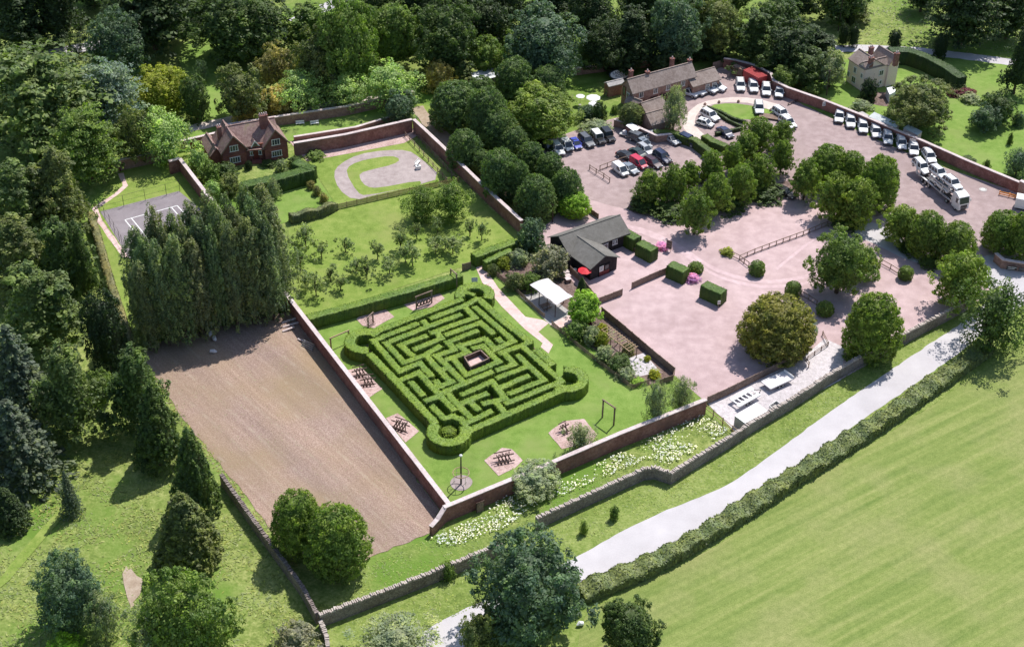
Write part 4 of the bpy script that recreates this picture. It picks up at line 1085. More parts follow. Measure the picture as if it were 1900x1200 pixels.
# car park trees
CP = "leafy trees of the car park islands"
for x, t, b, w, lab in [(1205, 312, 378, 56, "car park tree beside the small white van"), (1250, 302, 375, 58, "car park tree beside the red van"), (1292, 347, 430, 62, "nearest car park tree with its bare trunk showing on the gravel"), (1330, 318, 395, 56, "tree above the planted bed second along from the nearest one"), (1375, 300, 375, 54, "yellowish tree in the bed with its trunk showing"), (1320, 275, 340, 48, "tree behind the planted bed facing the saloons"), (1280, 296, 350, 38, "small tree in the back of the bed"), (1360, 262, 320, 44, "tree beside the hedge of the drive"), (1412, 284, 352, 56, "tree in the middle of the island row"), (1452, 256, 320, 44, "pale-tipped tree behind the middle of the row"), (1497, 292, 366, 56, "tree above the dark car in the shade"), (1408, 214, 282, 62, "dark tree below the white display car"), (1452, 222, 272, 44, "dark tree beside the two half hidden white cars"), (1385, 240, 300, 50, "dark tree between the drive and the island row")]:
    tree('maple', x, t, b, w, 'lime', lab, group=CP)
for x, t, b, w, c, lab in [(1538, 266, 345, 76, 'lime', "dark green tree at the back of the large clump"), (1632, 286, 388, 76, 'lime', "tall dark green tree on the lorry side of the large clump"), (1580, 280, 350, 60, 'lime', "middle tree at the back of the large clump"), (1552, 316, 405, 76, 'maple', "yellow-green tree at the front of the large clump"), (1592, 324, 416, 78, 'maple', "round green tree at the front of the large clump nearest the lane"),
                           (1673, 376, 448, 70, 'maple', "car park tree nearest the lorry, its trunk against the pale lane"), (1722, 390, 474, 70, 'lime', "second tree of the row below the lorry"), (1775, 410, 490, 76, 'lime', "third tree of the row below the lorry"), (1787, 460, 566, 98, 'maple', "big tree at the end of the row touching the stone wall"), (1862, 388, 466, 76, 'lime', "tree behind the entrance wall"), (1902, 392, 480, 66, 'lime', "tree at the right edge behind the entrance sign")]:
    tree('dense' if c == 'lime' else 'maple', x, t, b, w, c, lab, group=CP)
tree('round', 1562, 430, 545, 112, 'mid', "big spreading oak standing in the open gravel")
tree('round', 1606, 460, 515, 54, 'maple', "yellow-green smaller tree at the side of the big oak")
tree('dense', 1622, 540, 665, 106, 'maple', "dense round tree beside the stone wall and the trailer yard")
tree('airy', 1850, 520, 650, 122, 'dark', "loose grey-green tree over the lane at the right edge")
tree('dense', 1443, 541, 668, 140, 'rust', "large domed bronze-green evergreen on the gravel", clear=-.1)
for x, t, b, w, c, lab in [(1502, 594, 632, 30, 'bluec', "blue-green shrub leaning on the bronze dome"), (1488, 625, 655, 32, 'bluec', "blue-green shrub at the fence end"), (1600, 635, 672, 60, 'maple', "yellow-green shrub below the round tree by the wall")]: shrub(x, t, b, w, c, lab)
for x, t, b, w, lab in [(1405, 482, 512, 32, "clipped round bush at the end of the rail fence"), (1472, 520, 552, 32, "clipped round bush above the bronze dome"), (1531, 557, 587, 34, "clipped round bush between the oak and the round tree"), (1681, 492, 520, 30, "clipped round bush in the shade near the lane"), (1291, 484, 508, 30, "loose pale round bush beside the yew block")]:
    tree('topiary', x, t, b, w, 'mid', lab, name="round_bush", cat="bush", group="round bushes on the gravel")
shrub(1350, 459, 475, 26, 'yellow', "small yellowish plant at the start of the rail fence")
tree('topiary', 832.5, 786, 812, 37, (.14, .225, .03), "round clipped bush inside the nearest tower of the maze", name="round_bush", cat="bush")
for x, t, b, w, lab in [(1284, 506, 524, 28, "pink rhododendron between two yew blocks"), (1229, 448, 464, 26, "pink rhododendron by the barn notice board")]: shrub(x, t, b, w, 'pink', lab)
tree('cone', 1079, 514, 550, 20, 'dark', "small dark cypress by the white canopy", cat="conifer", name="conifer")
tree('round', 1085, 545, 602, 62, 'bright', "bright green small tree at the corner of the white canopy")
# orchard
OR = "orchard apple trees"
for k, (x, t, b, w, lab) in enumerate([(640, 436, 466, 30, "apple tree standing alone furthest into the orchard lawn"), (596, 447, 477, 28, "apple tree near the poplars on the upper side"), (566, 408, 462, 46, "big bushy apple tree beside the poplar screen"), (556, 460, 500, 40, "apple tree against the foot of the poplar screen"), (585, 505, 545, 34, "apple tree at the low end nearest the clipped hedge"), (612, 490, 520, 28, "small apple tree in the middle of the low end"), (631, 508, 538, 32, "apple tree beside the clipped hedge, second from the low end"), (566, 498, 535, 36, "apple tree closest to the poplars at the low end"), (660, 474, 508, 32, "apple tree in the second row of the orchard"),
                                       (680, 478, 516, 36, "spreading apple tree on bare soil beside the hedge"), (700, 445, 478, 30, "apple tree at the centre of the orchard"), (722, 470, 506, 36, "greyish apple tree near the hedge centre"), (743, 424, 462, 36, "grey leafy apple tree of the upper middle"), (752, 452, 485, 34, "apple tree just below the grey leafy one"), (765, 448, 490, 40, "wide apple tree with its shadow on the hedge side"), (773, 410, 440, 24, "small apple tree below the two big ones"), (808, 440, 470, 36, "pale thin apple tree toward the brick wall"), (840, 432, 470, 44, "leafy apple tree nearest the thick hedge"), (812, 398, 432, 30, "apple tree between the big pair and the wall"), (872, 407, 435, 22, "apple tree close to the brick wall"), (894, 407, 442, 26, "last apple tree at the top corner"), (826, 432, 462, 34, "apple tree behind the leafy one")]):
    tree('apple', x, t, b, w, 'apple' if k % 3 else (.15, .21, .08), lab, name="apple_tree", cat="apple tree", group=OR)
tree('airy', 782, 345, 408, 66, 'mid', "larger fruit tree beside the picket fence of the orchard")
tree('airy', 838, 335, 408, 68, 'mid', "largest fruit tree by the corner of the kart garden")
# house garden
for x, t, b, w, c, lab in [(365, 278, 320, 40, 'pale', "climber-covered bush on the garden wall by the house"), (388, 298, 345, 44, 'mid', "green bush between the brick wall and the house"), (418, 300, 330, 42, 'dark', "dark bush at the side gable of the house"), (425, 322, 365, 44, 'olive', "olive bush below the house hedge"), (395, 335, 372, 36, 'pale', "pale green bush leaning over the brick wall"), (507, 332, 372, 26, 'silver', "pale upright shrub on the house lawn"), (522, 295, 320, 22, 'silver', "grey shrub at the front wall of the house"), (548, 290, 312, 30, 'dark', "dark shrub at the corner of the house"), (461, 298, 316, 14, 'yew', "round dark bush beside the house steps"), (500, 296, 310, 28, 'dark', "dark shrubs under the right gable window"), (577, 335, 352, 16, 'tawny', "bronze bush at the lawn edge nearest the hedge"), (588, 345, 364, 16, 'tawny', "bronze bush second along the lawn edge"), (600, 358, 376, 17, 'tawny', "bronze bush lowest along the lawn edge"), (585, 280, 294, 36, 'mid', "low green planting at the start of the flower bed")]:
    shrub(x, t, b, w, c, lab)
# shrub garden by the maze path
for x, t, b, w, c, lab in [(985, 405, 470, 58, 'blue', "tall bluish shrub at the corner of the barn"), (1022, 455, 515, 70, 'flower', "long cream flowering shrub along the barn"), (962, 462, 494, 40, 'silver', "grey shrub at the centre of the shrub garden"), (934, 476, 500, 26, 'yellow', "golden shrub beside the clipped hedge"), (948, 458, 472, 20, 'acid', "acid yellow shrub on the low hedge"), (955, 505, 540, 40, 'olive', "olive shrub beside the path fence"), (985, 505, 540, 38, 'mid', "green ferny shrub by the white canopy"), (915, 490, 512, 22, 'olive', "small shrub at the end of the path fence"),
                           (1072, 595, 632, 46, 'mid', "green shrub below the bright small tree"), (1098, 605, 640, 36, 'silver', "silvery shrub in the long border"), (1118, 600, 622, 24, 'acid', "acid yellow shrub in the long border"), (1117, 615, 645, 26, 'yellow', "golden shrub climbing the pergola"), (1122, 640, 672, 36, 'silver', "grey-leaved shrub by the pergola"), (1150, 655, 690, 46, 'dark', "dark green shrub at the pergola end"), (1160, 680, 706, 36, 'silver', "silvery low shrub by the border fence"), (1185, 700, 716, 26, 'bright', "bright green low plant at the border end"), (1214, 684, 702, 24, 'acid', "yellow-green plant by the fence corner"), (1201, 659, 671, 13, 'acid', "small yellow dome on the border gravel"), (1165, 636, 658, 26, 'tawny', "reddish shrub under the pergola"), (1085, 585, 605, 30, 'crimson', "dark red shrub beside the patio")]:
    shrub(x, t, b, w, c, lab)
# around the stable cottages
for x, t, b, w, c, lab in [(1105, 222, 248, 56, 'silver', "pale grey shrub behind the parked pickup trucks"), (1112, 188, 228, 30, 'dark', "dark shrub on the umbrella lawn"), (1090, 195, 225, 36, 'blue', "bluish shrub by the umbrella lawn"), (1140, 195, 212, 14, 'mid', "small bush on the umbrella lawn"), (1215, 238, 250, 30, 'olive', "scrub along the low wall"), (1130, 160, 178, 16, 'silver', "pale bush at the lawn by the stables")]:
    shrub(x, t, b, w, c, lab)
tree('dense', 1172, 190, 232, 47, 'olive', "mushroom shaped tree by the small outbuildings", clear=.3)
tree('airy', 1252, 160, 240, 44, 'silver', "wispy birch in front of the stable block")
tree('shrub', 1365, 342, 366, 60, 'mid', "low planting in the car park bed") if False else None
for x, t, b, w, lab in [(1195, 362, 388, 60, "low dark shrubs at the near end of the planted bed"), (1245, 376, 402, 70, "low dark shrubs along the front of the planted bed"), (1350, 362, 386, 70, "low dark planting under the island trees"), (1420, 345, 366, 70, "low dark planting toward the shaded car"), (1688, 448, 470, 46, "low dark hedge plants below the lane trees"), (1725, 475, 498, 40, "low dark plants at the end of the lane trees"), (1570, 395, 425, 60, "low dark planting below the large clump")]:
    shrub(x, t, b, w, 'dark', lab, group="low planting under the car park trees")
# ---------------------------------------------------------------- buildings
def block(root, inv, A, B, D, he, rise, wall_mat, roof_mat, over=.35, ridge_caps=None, name_roof="roof"):
    """A-B long eaves edge, D the other eaves corner beside A (photo pixels at eaves height). Ridge runs along A-B."""
    a, b, d = at(*A, he), at(*B, he), at(*D, he)
    a.z = b.z = d.z = 0
    e = b - a; n = d - a
    n = n - e * (n.dot(e) / e.dot(e))          # square the plan
    d = a + n; c = b + n
    P = [v - inv for v in (a, b, c, d)]
    ra, rb = (P[0] + P[3]) / 2, (P[1] + P[2]) / 2
    w = MB()
    vs = [(p.x, p.y, 0) for p in P] + [(p.x, p.y, he) for p in P] + [(ra.x, ra.y, he + rise), (rb.x, rb.y, he + rise)]
    w.add(vs, [(0, 1, 5, 4), (1, 2, 6, 9, 5), (2, 3, 7, 6), (3, 0, 4, 8, 7)])
    w.build("wall", M[wall_mat], root)
    eu, nu = e.normalized(), n.normalized()
    half = n.length / 2; t = .16
    r = MB()
    sl = rise / half
    for p0, p1, s in ((P[0], P[1], -1), (P[3], P[2], 1)):
        o0 = p0 - eu * over + nu * s * over; o1 = p1 + eu * over + nu * s * over
        k0 = ra - eu * over; k1 = rb + eu * over
        ze = he - sl * over + .05; zr = he + rise + .05
        nseg = 1
        r.add([(o0.x, o0.y, ze), (o1.x, o1.y, ze), (k1.x, k1.y, zr), (k0.x, k0.y, zr),
               (o0.x, o0.y, ze + t), (o1.x, o1.y, ze + t), (k1.x, k1.y, zr + t), (k0.x, k0.y, zr + t)],
              [(4, 5, 6, 7), (0, 3, 2, 1), (0, 1, 5, 4), (1, 2, 6, 5), (3, 0, 4, 7)])
    ro = r.build(name_roof, M[roof_mat], root)
    rd = MB(); k0 = ra - eu * over; k1 = rb + eu * over
    rd.bar((k0.x, k0.y, he + rise + .2), (k1.x, k1.y, he + rise + .2), .26, .16)
    rd.build("ridge", M[ridge_caps or roof_mat], ro)
    return dict(P=P, ra=ra, rb=rb, he=he, rise=rise, eu=eu, nu=nu, roof=ro)

def opening(root, p0, p1, u, z, w, h, frame='white', pane='glass', name="window", bars=0, proud=.05, away=None):
    """window or door on the wall p0-p1 at fraction u, sill height z"""
    e = (p1 - p0); d = e.normalized(); n = Vector((d.y, -d.x, 0))
    c = p0 + e * u
    if away is not None and (c + n - away).length < (c - away).length: n = -n
    rz = math.atan2(d.y, d.x)
    f = MB()
    q = c + n * proud
    fw = .11
    for dx, dz, sx, sz in ((-w / 2, h / 2, fw, h), (w / 2, h / 2, fw, h), (0, h + fw / 2, w + fw * 2, fw), (0, -fw / 2, w + fw * 2 + .1, fw + .02)):
        f.box((q.x + d.x * dx, q.y + d.y * dx, z + dz), (sx, .14, sz), rz)
    for k in range(bars):
        dx = -w / 2 + w * (k + 1) / (bars + 1)
        f.box((q.x + d.x * dx, q.y + d.y * dx, z + h / 2), (.07, .12, h - .02), rz)
    fo = f.build(name, M[frame], root)
    g = MB(); q = c + n * (proud - .02); g.box((q.x, q.y, z + h / 2), (w - .02, .1, h - .02), rz)
    g.build("pane" if pane == 'glass' else "leaf", M[pane], fo)
    return fo

def chimney(root, px, z, w, d, h, rz, mat='brick', pots=2):
    p = at(*px, z) - Vector((root.location.x, root.location.y, 0)); p.z = 0
    b = MB(); b.box((p.x, p.y, z - h / 2), (w, d, h), rz); b.box((p.x, p.y, z + .08), (w + .16, d + .16, .2), rz)
    o = b.build("chimney", M[mat], root)
    c = MB()
    for k in range(pots):
        dx = (k - (pots - 1) / 2) * .45
        c.tube([(p.x + math.cos(rz) * dx, p.y + math.sin(rz) * dx, z + .18), (p.x + math.cos(rz) * dx, p.y + math.sin(rz) * dx, z + .65)], [.17, .13], 8)
    c.build("chimney_pot", M['coping'], o)
    return o

def hz(x, y): return 320 + x / 5.716, 190 + y / 5.716
# red brick house
inv = at(*hz(870, 640)); inv.z = 0
house = empty("brick_house", inv, 0, "dark red brick house with two front gables, white windows and a clay tiled roof", "house")
L = block(house, inv, hz(530, 530), hz(435, 372), hz(775, 480), 3.7, 3.1, 'tilehung', 'rooftile', .4)
Rg = block(house, inv, hz(975, 462), hz(878, 305), hz(1213, 410), 3.7, 3.1, 'tilehung', 'rooftile', .4)
mainb = block(house, inv, hz(640, 492), hz(1130, 398), hz(545, 330), 3.7, 3.2, 'tilehung', 'rooftile', .3)
eu = mainb['eu']
for bl, zz in ((L, 0), (Rg, 0)):
    p0, p1 = bl['P'][0], bl['P'][3]
    ctr = (bl['P'][1] + bl['P'][2]) / 2
    w = MB()   # brick ground floor stands a little proud of the hung tiles
    d = (p1 - p0).normalized(); n = Vector((d.y, -d.x, 0))
    if ((p0 + p1) / 2 + n - ctr).length < ((p0 + p1) / 2 - n - ctr).length: n = -n
    c = (p0 + p1) / 2 + n * .02
    w.box((c.x, c.y, 1.35), ((p1 - p0).length + .04, .1, 2.7), math.atan2(d.y, d.x)); w.build("brick_course", M['brick_house'], house)
    opening(house, p0, p1, .5, .9, 2.0, 1.15, bars=3, away=ctr, proud=.1)
    opening(house, p0, p1, .5, 3.5, 1.6, 1.15, bars=2, away=ctr)
    # pale barge boards
    g = MB()
    ap = bl['ra'] + n * .45
    for q in (p0, p1):
        s = q + n * .45; s = s + (s - ap).normalized() * .4
        g.bar((s.x, s.y, bl['he'] - .25), (ap.x, ap.y, bl['he'] + bl['rise'] + .2), .12, .24)
    g.build("barge_board", M['wood'], house)
p0, p1 = L['P'][3], Rg['P'][0]
ctr = (L['P'][2] + Rg['P'][1]) / 2
d = (p1 - p0).normalized(); n = Vector((d.y, -d.x, 0))
if n.y > 0: n = -n
q0, q1 = p0 - n * .9, p1 - n * .9
w = MB(); w.bar((q0.x, q0.y, 1.95), (q1.x, q1.y, 1.95), .3, 3.9); w.build("porch_wall", M['brick_house'], house)
opening(house, q0, q1, .52, .45, 1.15, 2.05, frame='darkwood', pane='redwood', name="door", away=ctr, proud=.18)
for u in (.29, .75): opening(house, q0, q1, u, 1.45, .5, .8, away=ctr, proud=.18)
b = MB(); m0 = q0.lerp(q1, .52)
for k in range(3):
    c = m0 + n * (.5 + .35 * k); b.box((c.x, c.y, .38 - .13 * k), (2.0, .6, .16), math.atan2(d.y, d.x))
b.build("steps", M['brick_house'], house)
# pent roof over the door, dormer
b = MB(); c0, c1 = q0 + n * .45, q1 + n * .45
b.bar((c0.x, c0.y, 2.95), (c1.x, c1.y, 2.95), .9, .14); b.build("pent_roof", M['rooftile'], house)
cdor = at(*hz(865, 430), 4.6) - inv
b = MB(); rz = math.atan2(eu.y, eu.x)
nn = mainb['nu'] if mainb['nu'].y < 0 else -mainb['nu']
c = Vector((cdor.x, cdor.y, 0)); s = eu
b.add([tuple(c + nn * .7 - s * .8 + Vector((0, 0, 4.1))), tuple(c + nn * .7 + s * .8 + Vector((0, 0, 4.1))), tuple(c + nn * .7 + Vector((0, 0, 5.3))), tuple(c - nn * 1.2 + Vector((0, 0, 5.3)))], [(0, 1, 2), (0, 2, 3), (1, 3, 2)])
dm = b.build("dormer", M['rooftile'], house)
b = MB(); c2 = c + nn * .74
b.bar(c2 - s * .85 + Vector((0, 0, 4.1)), c2 + Vector((0, 0, 5.35)), .1, .16); b.bar(c2 + s * .85 + Vector((0, 0, 4.1)), c2 + Vector((0, 0, 5.35)), .1, .16); b.build("barge_board", M['white'], dm)
b = MB(); b.box((c2.x, c2.y, 4.42), (.75, .06, .5), rz); b.build("window", M['glass'], dm)
block(house, inv, hz(540, 545), hz(440, 385), hz(395, 560), 2.3, 1.4, 'brick_house', 'rooftile', .2, name_roof="lean_to_roof")
chimney(house, hz(490, 262), 7.2, .8, .9, 6.5, rz)
chimney(house, hz(960, 140), 8.6, 1.6, .8, 3.0, rz, pots=4)

# black barn
def bz(x, y): return 1000 + x / 7.308, 390 + y / 7.308
inv = at(*bz(900, 600)); inv.z = 0
barn = empty("barn", inv, 0, "black boarded barn with a grey roof and a gabled front wing", "barn")
mb_ = block(barn, inv, bz(415, 578), bz(1200, 300), bz(140, 372), 2.9, 1.9, 'blackwood', 'felt', .45)
wg = block(barn, inv, bz(700, 785), bz(330, 519), bz(1070, 640), 2.7, 1.5, 'blackwood', 'felt', .4)
ctr = (mb_['P'][2] + mb_['P'][3]) / 2
for u, s in ((.60, 1), (.78, 0)):
    opening(barn, mb_['P'][0], mb_['P'][1], u, .5 if not s else 1.05, 1.5, 2.0 if not s else .95, pane='glass' if s else 'blackwood', bars=1, away=ctr, name="window" if s else "door", frame='white' if s else 'blackwood')
for u in (.76, .80): opening(barn, mb_['P'][0], mb_['P'][1], u, 1.3, .42, .85, away=ctr, proud=.1)
ctr = (wg['P'][1] + wg['P'][2]) / 2
opening(barn, wg['P'][0], wg['P'][3], .52, .05, 2.5, 2.1, frame='blackwood', pane='redwood', name="double_door", away=ctr, proud=.06)
opening(barn, wg['P'][0], wg['P'][3], .60, 1.15, 1.0, .9, frame='blackwood', pane='glass', name="hatch", away=ctr, proud=.14)
# white notice on the red doors
p0, p1 = wg['P'][0], wg['P'][3]; d = (p1 - p0).normalized(); n = Vector((d.y, -d.x, 0))
if ((p0 + p1) / 2 + n - ctr).length < ((p0 + p1) / 2 - n - ctr).length: n = -n
c = inv + p0.lerp(p1, .385) + n * .25
r = empty("notice", (c.x, c.y, 0), math.atan2(d.y, d.x), "white notice with grey lettering hung on the red barn doors", "notice")
b = MB(); b.box((0, 0, 1.75), (.95, .05, 1.1)); b.build("board", M['white'], r)
b = MB()
for k, wd in enumerate((.7, .6, .72)): b.box((0, -.04 if n.y < 0 else .04, 2.08 - .28 * k), (wd, .02, .09))
b.build("lettering", M['darkmetal'], r)
# dark curved annexe by the barn
inv2 = at(*bz(300, 640)); inv2.z = 0
an = empty("annexe", inv2, 0, "low dark annexe with a sloping purple-black roof behind the barn wing", "annexe")
block(an, inv2, bz(330, 700), bz(165, 530), bz(455, 655), 2.0, .8, 'blackwood', 'blackwood', .15)

# stable block
def sz(x, y): return 1120 + x / 5.588, 90 + y / 5.588
inv = at(*sz(600, 500)); inv.z = 0
st = empty("stable_block", inv, 0, "long two storey brick stable block with a pale tiled roof and four chimneys", "stable block")
sb = block(st, inv, sz(305, 462), sz(952, 285), sz(165, 386), 4.3, 2.2, 'oldbrick', 'rooftile_brown', .3)
s2 = block(st, inv, sz(928, 395), sz(1203, 318), sz(975, 250), 2.7, 1.6, 'oldbrick', 'rooftile_brown', .3)
s3 = block(st, inv, sz(55, 400), sz(215, 362), sz(20, 360), 2.6, .5, 'brick', 'concrete', .15)
ctr = (sb['P'][2] + sb['P'][3]) / 2
for u in (.13, .36, .56, .80): opening(st, sb['P'][0], sb['P'][1], u, 2.75, .95, 1.15, bars=1, away=ctr)
for u in (.34, .49, .62): opening(st, sb['P'][0], sb['P'][1], u, .05, 2.0, 2.1, frame='brick', pane='blackwood', name="arched_opening", away=ctr)
ctr2 = (sb['P'][1] + sb['P'][2]) / 2
opening(st, sb['P'][0], sb['P'][3], .4, 2.3, .9, 1.2, bars=1, away=ctr2)
opening(st, sb['P'][0], sb['P'][3], .75, 2.3, .9, 2.0, frame='redwood', pane='glass', name="door", away=ctr2)
ctr3 = (s2['P'][2] + s2['P'][3]) / 2
for u in (.55, .8): opening(st, s2['P'][0], s2['P'][1], u, 1.2, .9, .9, bars=1, away=ctr3)
rz = math.atan2(sb['eu'].y, sb['eu'].x)
for (x, y), z in (((285, 235), 7.6), ((455, 245), 7.0), ((712, 110), 7.8), ((892, 122), 7.0)): chimney(st, sz(x, y), z, .8, .7, 2.6, rz, pots=1)
inv = at(*sz(560, 740)); inv.z = 0
oh = empty("outhouse", inv, 0, "small brick outhouse with a pale tiled roof behind the birch", "outhouse")
o1 = block(oh, inv, sz(500, 795), sz(705, 738), sz(352, 712), 2.4, 1.6, 'oldbrick', 'rooftile_brown', .25)
inv = at(*sz(520, 620)); inv.z = 0
oh = empty("outhouse", inv, 0, "brick outhouse with two tiled ridges between the stables and the smaller outhouse", "outhouse")
block(oh, inv, sz(440, 668), sz(650, 598), sz(330, 600), 2.4, 1.4, 'oldbrick', 'rooftile_brown', .2)
block(oh, inv, sz(225, 560), sz(360, 610), sz(270, 515), 2.2, 1.0, 'oldbrick', 'rooftile_brown', .2)

# cream cottage
def cz(x, y): return 1540 + x / 5, 60 + y / 5
inv = at(*cz(400, 460)); inv.z = 0
ct = empty("cream_cottage", inv, 0, "cream rendered cottage with brown tiled roofs and three brick chimneys", "cottage")
c1 = block(ct, inv, cz(180, 248), cz(325, 345), cz(345, 205), 5.5, 1.7, 'render', 'rooftile_brown', .25)
c2 = block(ct, inv, cz(548, 305), cz(400, 215), cz(670, 298), 5.5, 1.9, 'render', 'rooftile_brown', .2)
c3 = block(ct, inv, cz(330, 350), cz(545, 300), cz(300, 300), 5.4, 1.2, 'render', 'rooftile_brown', .1)
c4 = block(ct, inv, cz(388, 445), cz(330, 410), cz(495, 490), 2.3, 1.3, 'render', 'rooftile_brown', .2)
ctr = (c1['P'][2] + c1['P'][3]) / 2
for u, z, w_, h_ in ((.45, 3.3, .8, 1.2), (.45, .9, 1.3, 1.3), (.88, 3.2, .6, .9), (.1, 1.6, .7, 1.0)): opening(ct, c1['P'][0], c1['P'][1], u, z, w_, h_, bars=1, away=ctr)
ctr = (c3['P'][2] + c3['P'][3]) / 2
opening(ct, c3['P'][0], c3['P'][1], .72, 3.2, 1.1, 1.1, bars=1, away=ctr)
opening(ct, c3['P'][0], c3['P'][1], .75, 1.1, .6, .7, bars=0, away=ctr)
for (x, y), z in (((385, 145), 8.4), ((385, 240), 7.8), ((622, 200), 8.6)): chimney(ct, cz(x, y), z, 1.0, .7, 2.9, .4, pots=2)

# sheds, container, tin roofs
def boxhut(name, px4, h, wall_mat, roof_mat, label, cat, slope=0.0, ribs=0):
    """px4: the four top corners at height h"""
    pts = [at(*p, h) for p in px4]
    inv = sum((Vector((p.x, p.y, 0)) for p in pts), Vector()) / 4
    r = empty(name, inv, 0, label, cat)
    P = [Vector((p.x, p.y, 0)) - inv for p in pts]
    b = MB(); b.prism([(p.x * .98, p.y * .98) for p in P], 0, h - .06 - slope); b.build("body", M[wall_mat], r)
    b = MB(); z = [h, h, h - slope, h - slope]
    b.add([(p.x, p.y, z[i] - .05) for i, p in enumerate(P)] + [(p.x, p.y, z[i] + .03) for i, p in enumerate(P)], [(4, 5, 6, 7), (0, 3, 2, 1), (0, 1, 5, 4), (1, 2, 6, 5), (2, 3, 7, 6), (3, 0, 4, 7)])
    ro = b.build("roof", M[roof_mat], r)
    if ribs:
        b = MB()
        for k in range(ribs + 1):
            t = k / ribs; a = P[0].lerp(P[1], t); e = P[3].lerp(P[2], t)
            b.bar((a.x, a.y, z[0] + .05), (e.x, e.y, z[2] + .05), .07, .05)
        b.build("rib", M[roof_mat], ro)
    return r
boxhut("shipping_container", [sz(1447, 225), sz(1535, 190), sz(1697, 285), sz(1605, 308)], 2.6, 'redsteel', 'redsteel', "red steel shipping container against the car park wall", "container", ribs=10)
boxhut("shed", [sz(1338, 178), sz(1375, 160), sz(1485, 200), sz(1440, 218)], 2.3, 'wood', 'wood', "brown timber shed beside the red container", "shed", .2)
boxhut("shed", [sz(230, 800), sz(290, 770), sz(378, 815), sz(325, 855)], 2.2, 'brick', 'tinroof', "small brick shed with a grey roof behind the parked cars", "shed", .3)
boxhut("tin_shed", [(873, 136), (918, 124), (927, 138), (884, 150)], 3.0, 'wood', 'tinroof', "shed with a pale corrugated roof among the lime trees", "shed", .4, 6)
boxhut("lean_to", [cz(355, 785), cz(410, 742), cz(650, 845), cz(610, 878)], 2.5, 'render', 'polycarb', "long lean-to with a pale sheet roof behind the car park wall", "lean-to", .2, 8)
boxhut("lean_to", [cz(680, 888), cz(725, 860), cz(857, 915), cz(815, 948)], 2.4, 'render', 'polycarb', "short lean-to with a pale sheet roof behind the car park wall", "lean-to", .2, 4)
boxhut("lean_to", [cz(262, 745), cz(300, 735), cz(365, 768), cz(330, 790)], 2.3, 'render', 'concrete', "small grey roofed shed at the end of the long lean-to", "lean-to", .1)
boxhut("greenhouse", [cz(525, 515), cz(590, 507), cz(615, 540), cz(555, 572)], 2.2, 'polycarb', 'tinroof', "small pale-roofed greenhouse by the cottage", "greenhouse", .2)
def yz(x, y): return 1300 + x / 6.317, 640 + y / 6.317
boxhut("white_container", [yz(398, 828), yz(655, 672), yz(785, 772), yz(520, 917)], 2.1, 'concrete', 'white', "white flat-roofed storage container in the trailer yard", "container")
# white canopy over the paved patio
pts = [at(*p, 2.9) for p in ((983, 528), (1017, 516), (1063, 550), (1033, 566))]
inv = sum((Vector((p.x, p.y, 0)) for p in pts), Vector()) / 4
cn = empty("canopy", inv, 0, "white fabric canopy on dark posts over the patio", "canopy")
P = [Vector((p.x, p.y, 0)) - inv for p in pts]
b = MB(); N = 8
for i in range(N + 1):
    for j in range(5):
        a = P[0].lerp(P[3], i / N); e = P[1].lerp(P[2], i / N); q = a.lerp(e, j / 4)
        b.v.append((q.x, q.y, 2.85 + .22 * math.sin(math.pi * j / 4) - .05 * abs(math.sin(math.pi * i / 4))))
for i in range(N):
    for j in range(4): b.f.append((i * 5 + j, i * 5 + j + 1, i * 5 + j + 6, i * 5 + j + 5))
so = b.build("sheet", M['fabric'], cn); mod = so.modifiers.new("thick", 'SOLIDIFY'); mod.thickness = .03
for i in range(4):
    for s, e in ((0, 3), (1, 2)):
        p = P[s].lerp(P[e], .04 + .92 * i / 3) * .97
        if i in (0, 1, 2, 3):
            b = MB(); b.box((p.x, p.y, 1.42), (.15, .15, 2.82)); b.build("post", M['darkwood'], cn)
b = MB()
for s, e in ((0, 3), (1, 2)): b.bar((P[s].x * .97, P[s].y * .97, 2.78), (P[e].x * .97, P[e].y * .97, 2.78), .1, .14)
b.build("beam", M['darkwood'], cn)
# a table and benches under it
b0 = at(1012, 572); pt = empty("picnic_table", b0, .6, "dark picnic table under the white canopy", "picnic table")
b = MB(); b.box((0, 0, .74), (1.8, .75, .06)); b.build("table_top", M['wood'], pt)
for s in (-1, 1):
    b = MB(); b.box((0, .75 * s, .45), (1.8, .28, .05)); b.build("seat", M['wood'], pt)
    b = MB(); b.bar((.7 * s, -.75, .02), (.7 * s, .3, .72), .08); b.bar((.7 * s, .75, .02), (.7 * s, -.3, .72), .08); b.build("leg", M['wood'], pt)
# pergola of pale poles in the long border
pg = empty("pergola", at(1140, 655), 0, "pale rustic pergola of poles over the long border", "pergola")
inv = at(1140, 655)
a0, a1 = at(1117, 612, 2.3) - inv, at(1168, 652, 2.3) - inv
c0, c1 = at(1130, 606, 2.3) - inv, at(1182, 644, 2.3) - inv
for v in (a0, a1, c0, c1): v.z = 0
b = MB()
for s, e in ((a0, a1), (c0, c1)): b.bar((s.x, s.y, 2.3), (e.x, e.y, 2.3), .12)
b.build("beam", M['newwood'], pg)
b = MB()
for k in range(12):
    s, e = a0.lerp(a1, k / 11), c0.lerp(c1, k / 11); v = (e - s).normalized() * .25
    b.bar((s - v).to_tuple()[:2] + (2.42,), (e + v).to_tuple()[:2] + (2.42,), .09)
b.build("rafter", M['newwood'], pg)
for s, e in ((a0, a1), (c0, c1)):
    for k in range(4):
        q = s.lerp(e, k / 3); b = MB(); b.box((q.x, q.y, 1.14), (.12, .12, 2.28)); b.build("post", M['darkwood'], pg)
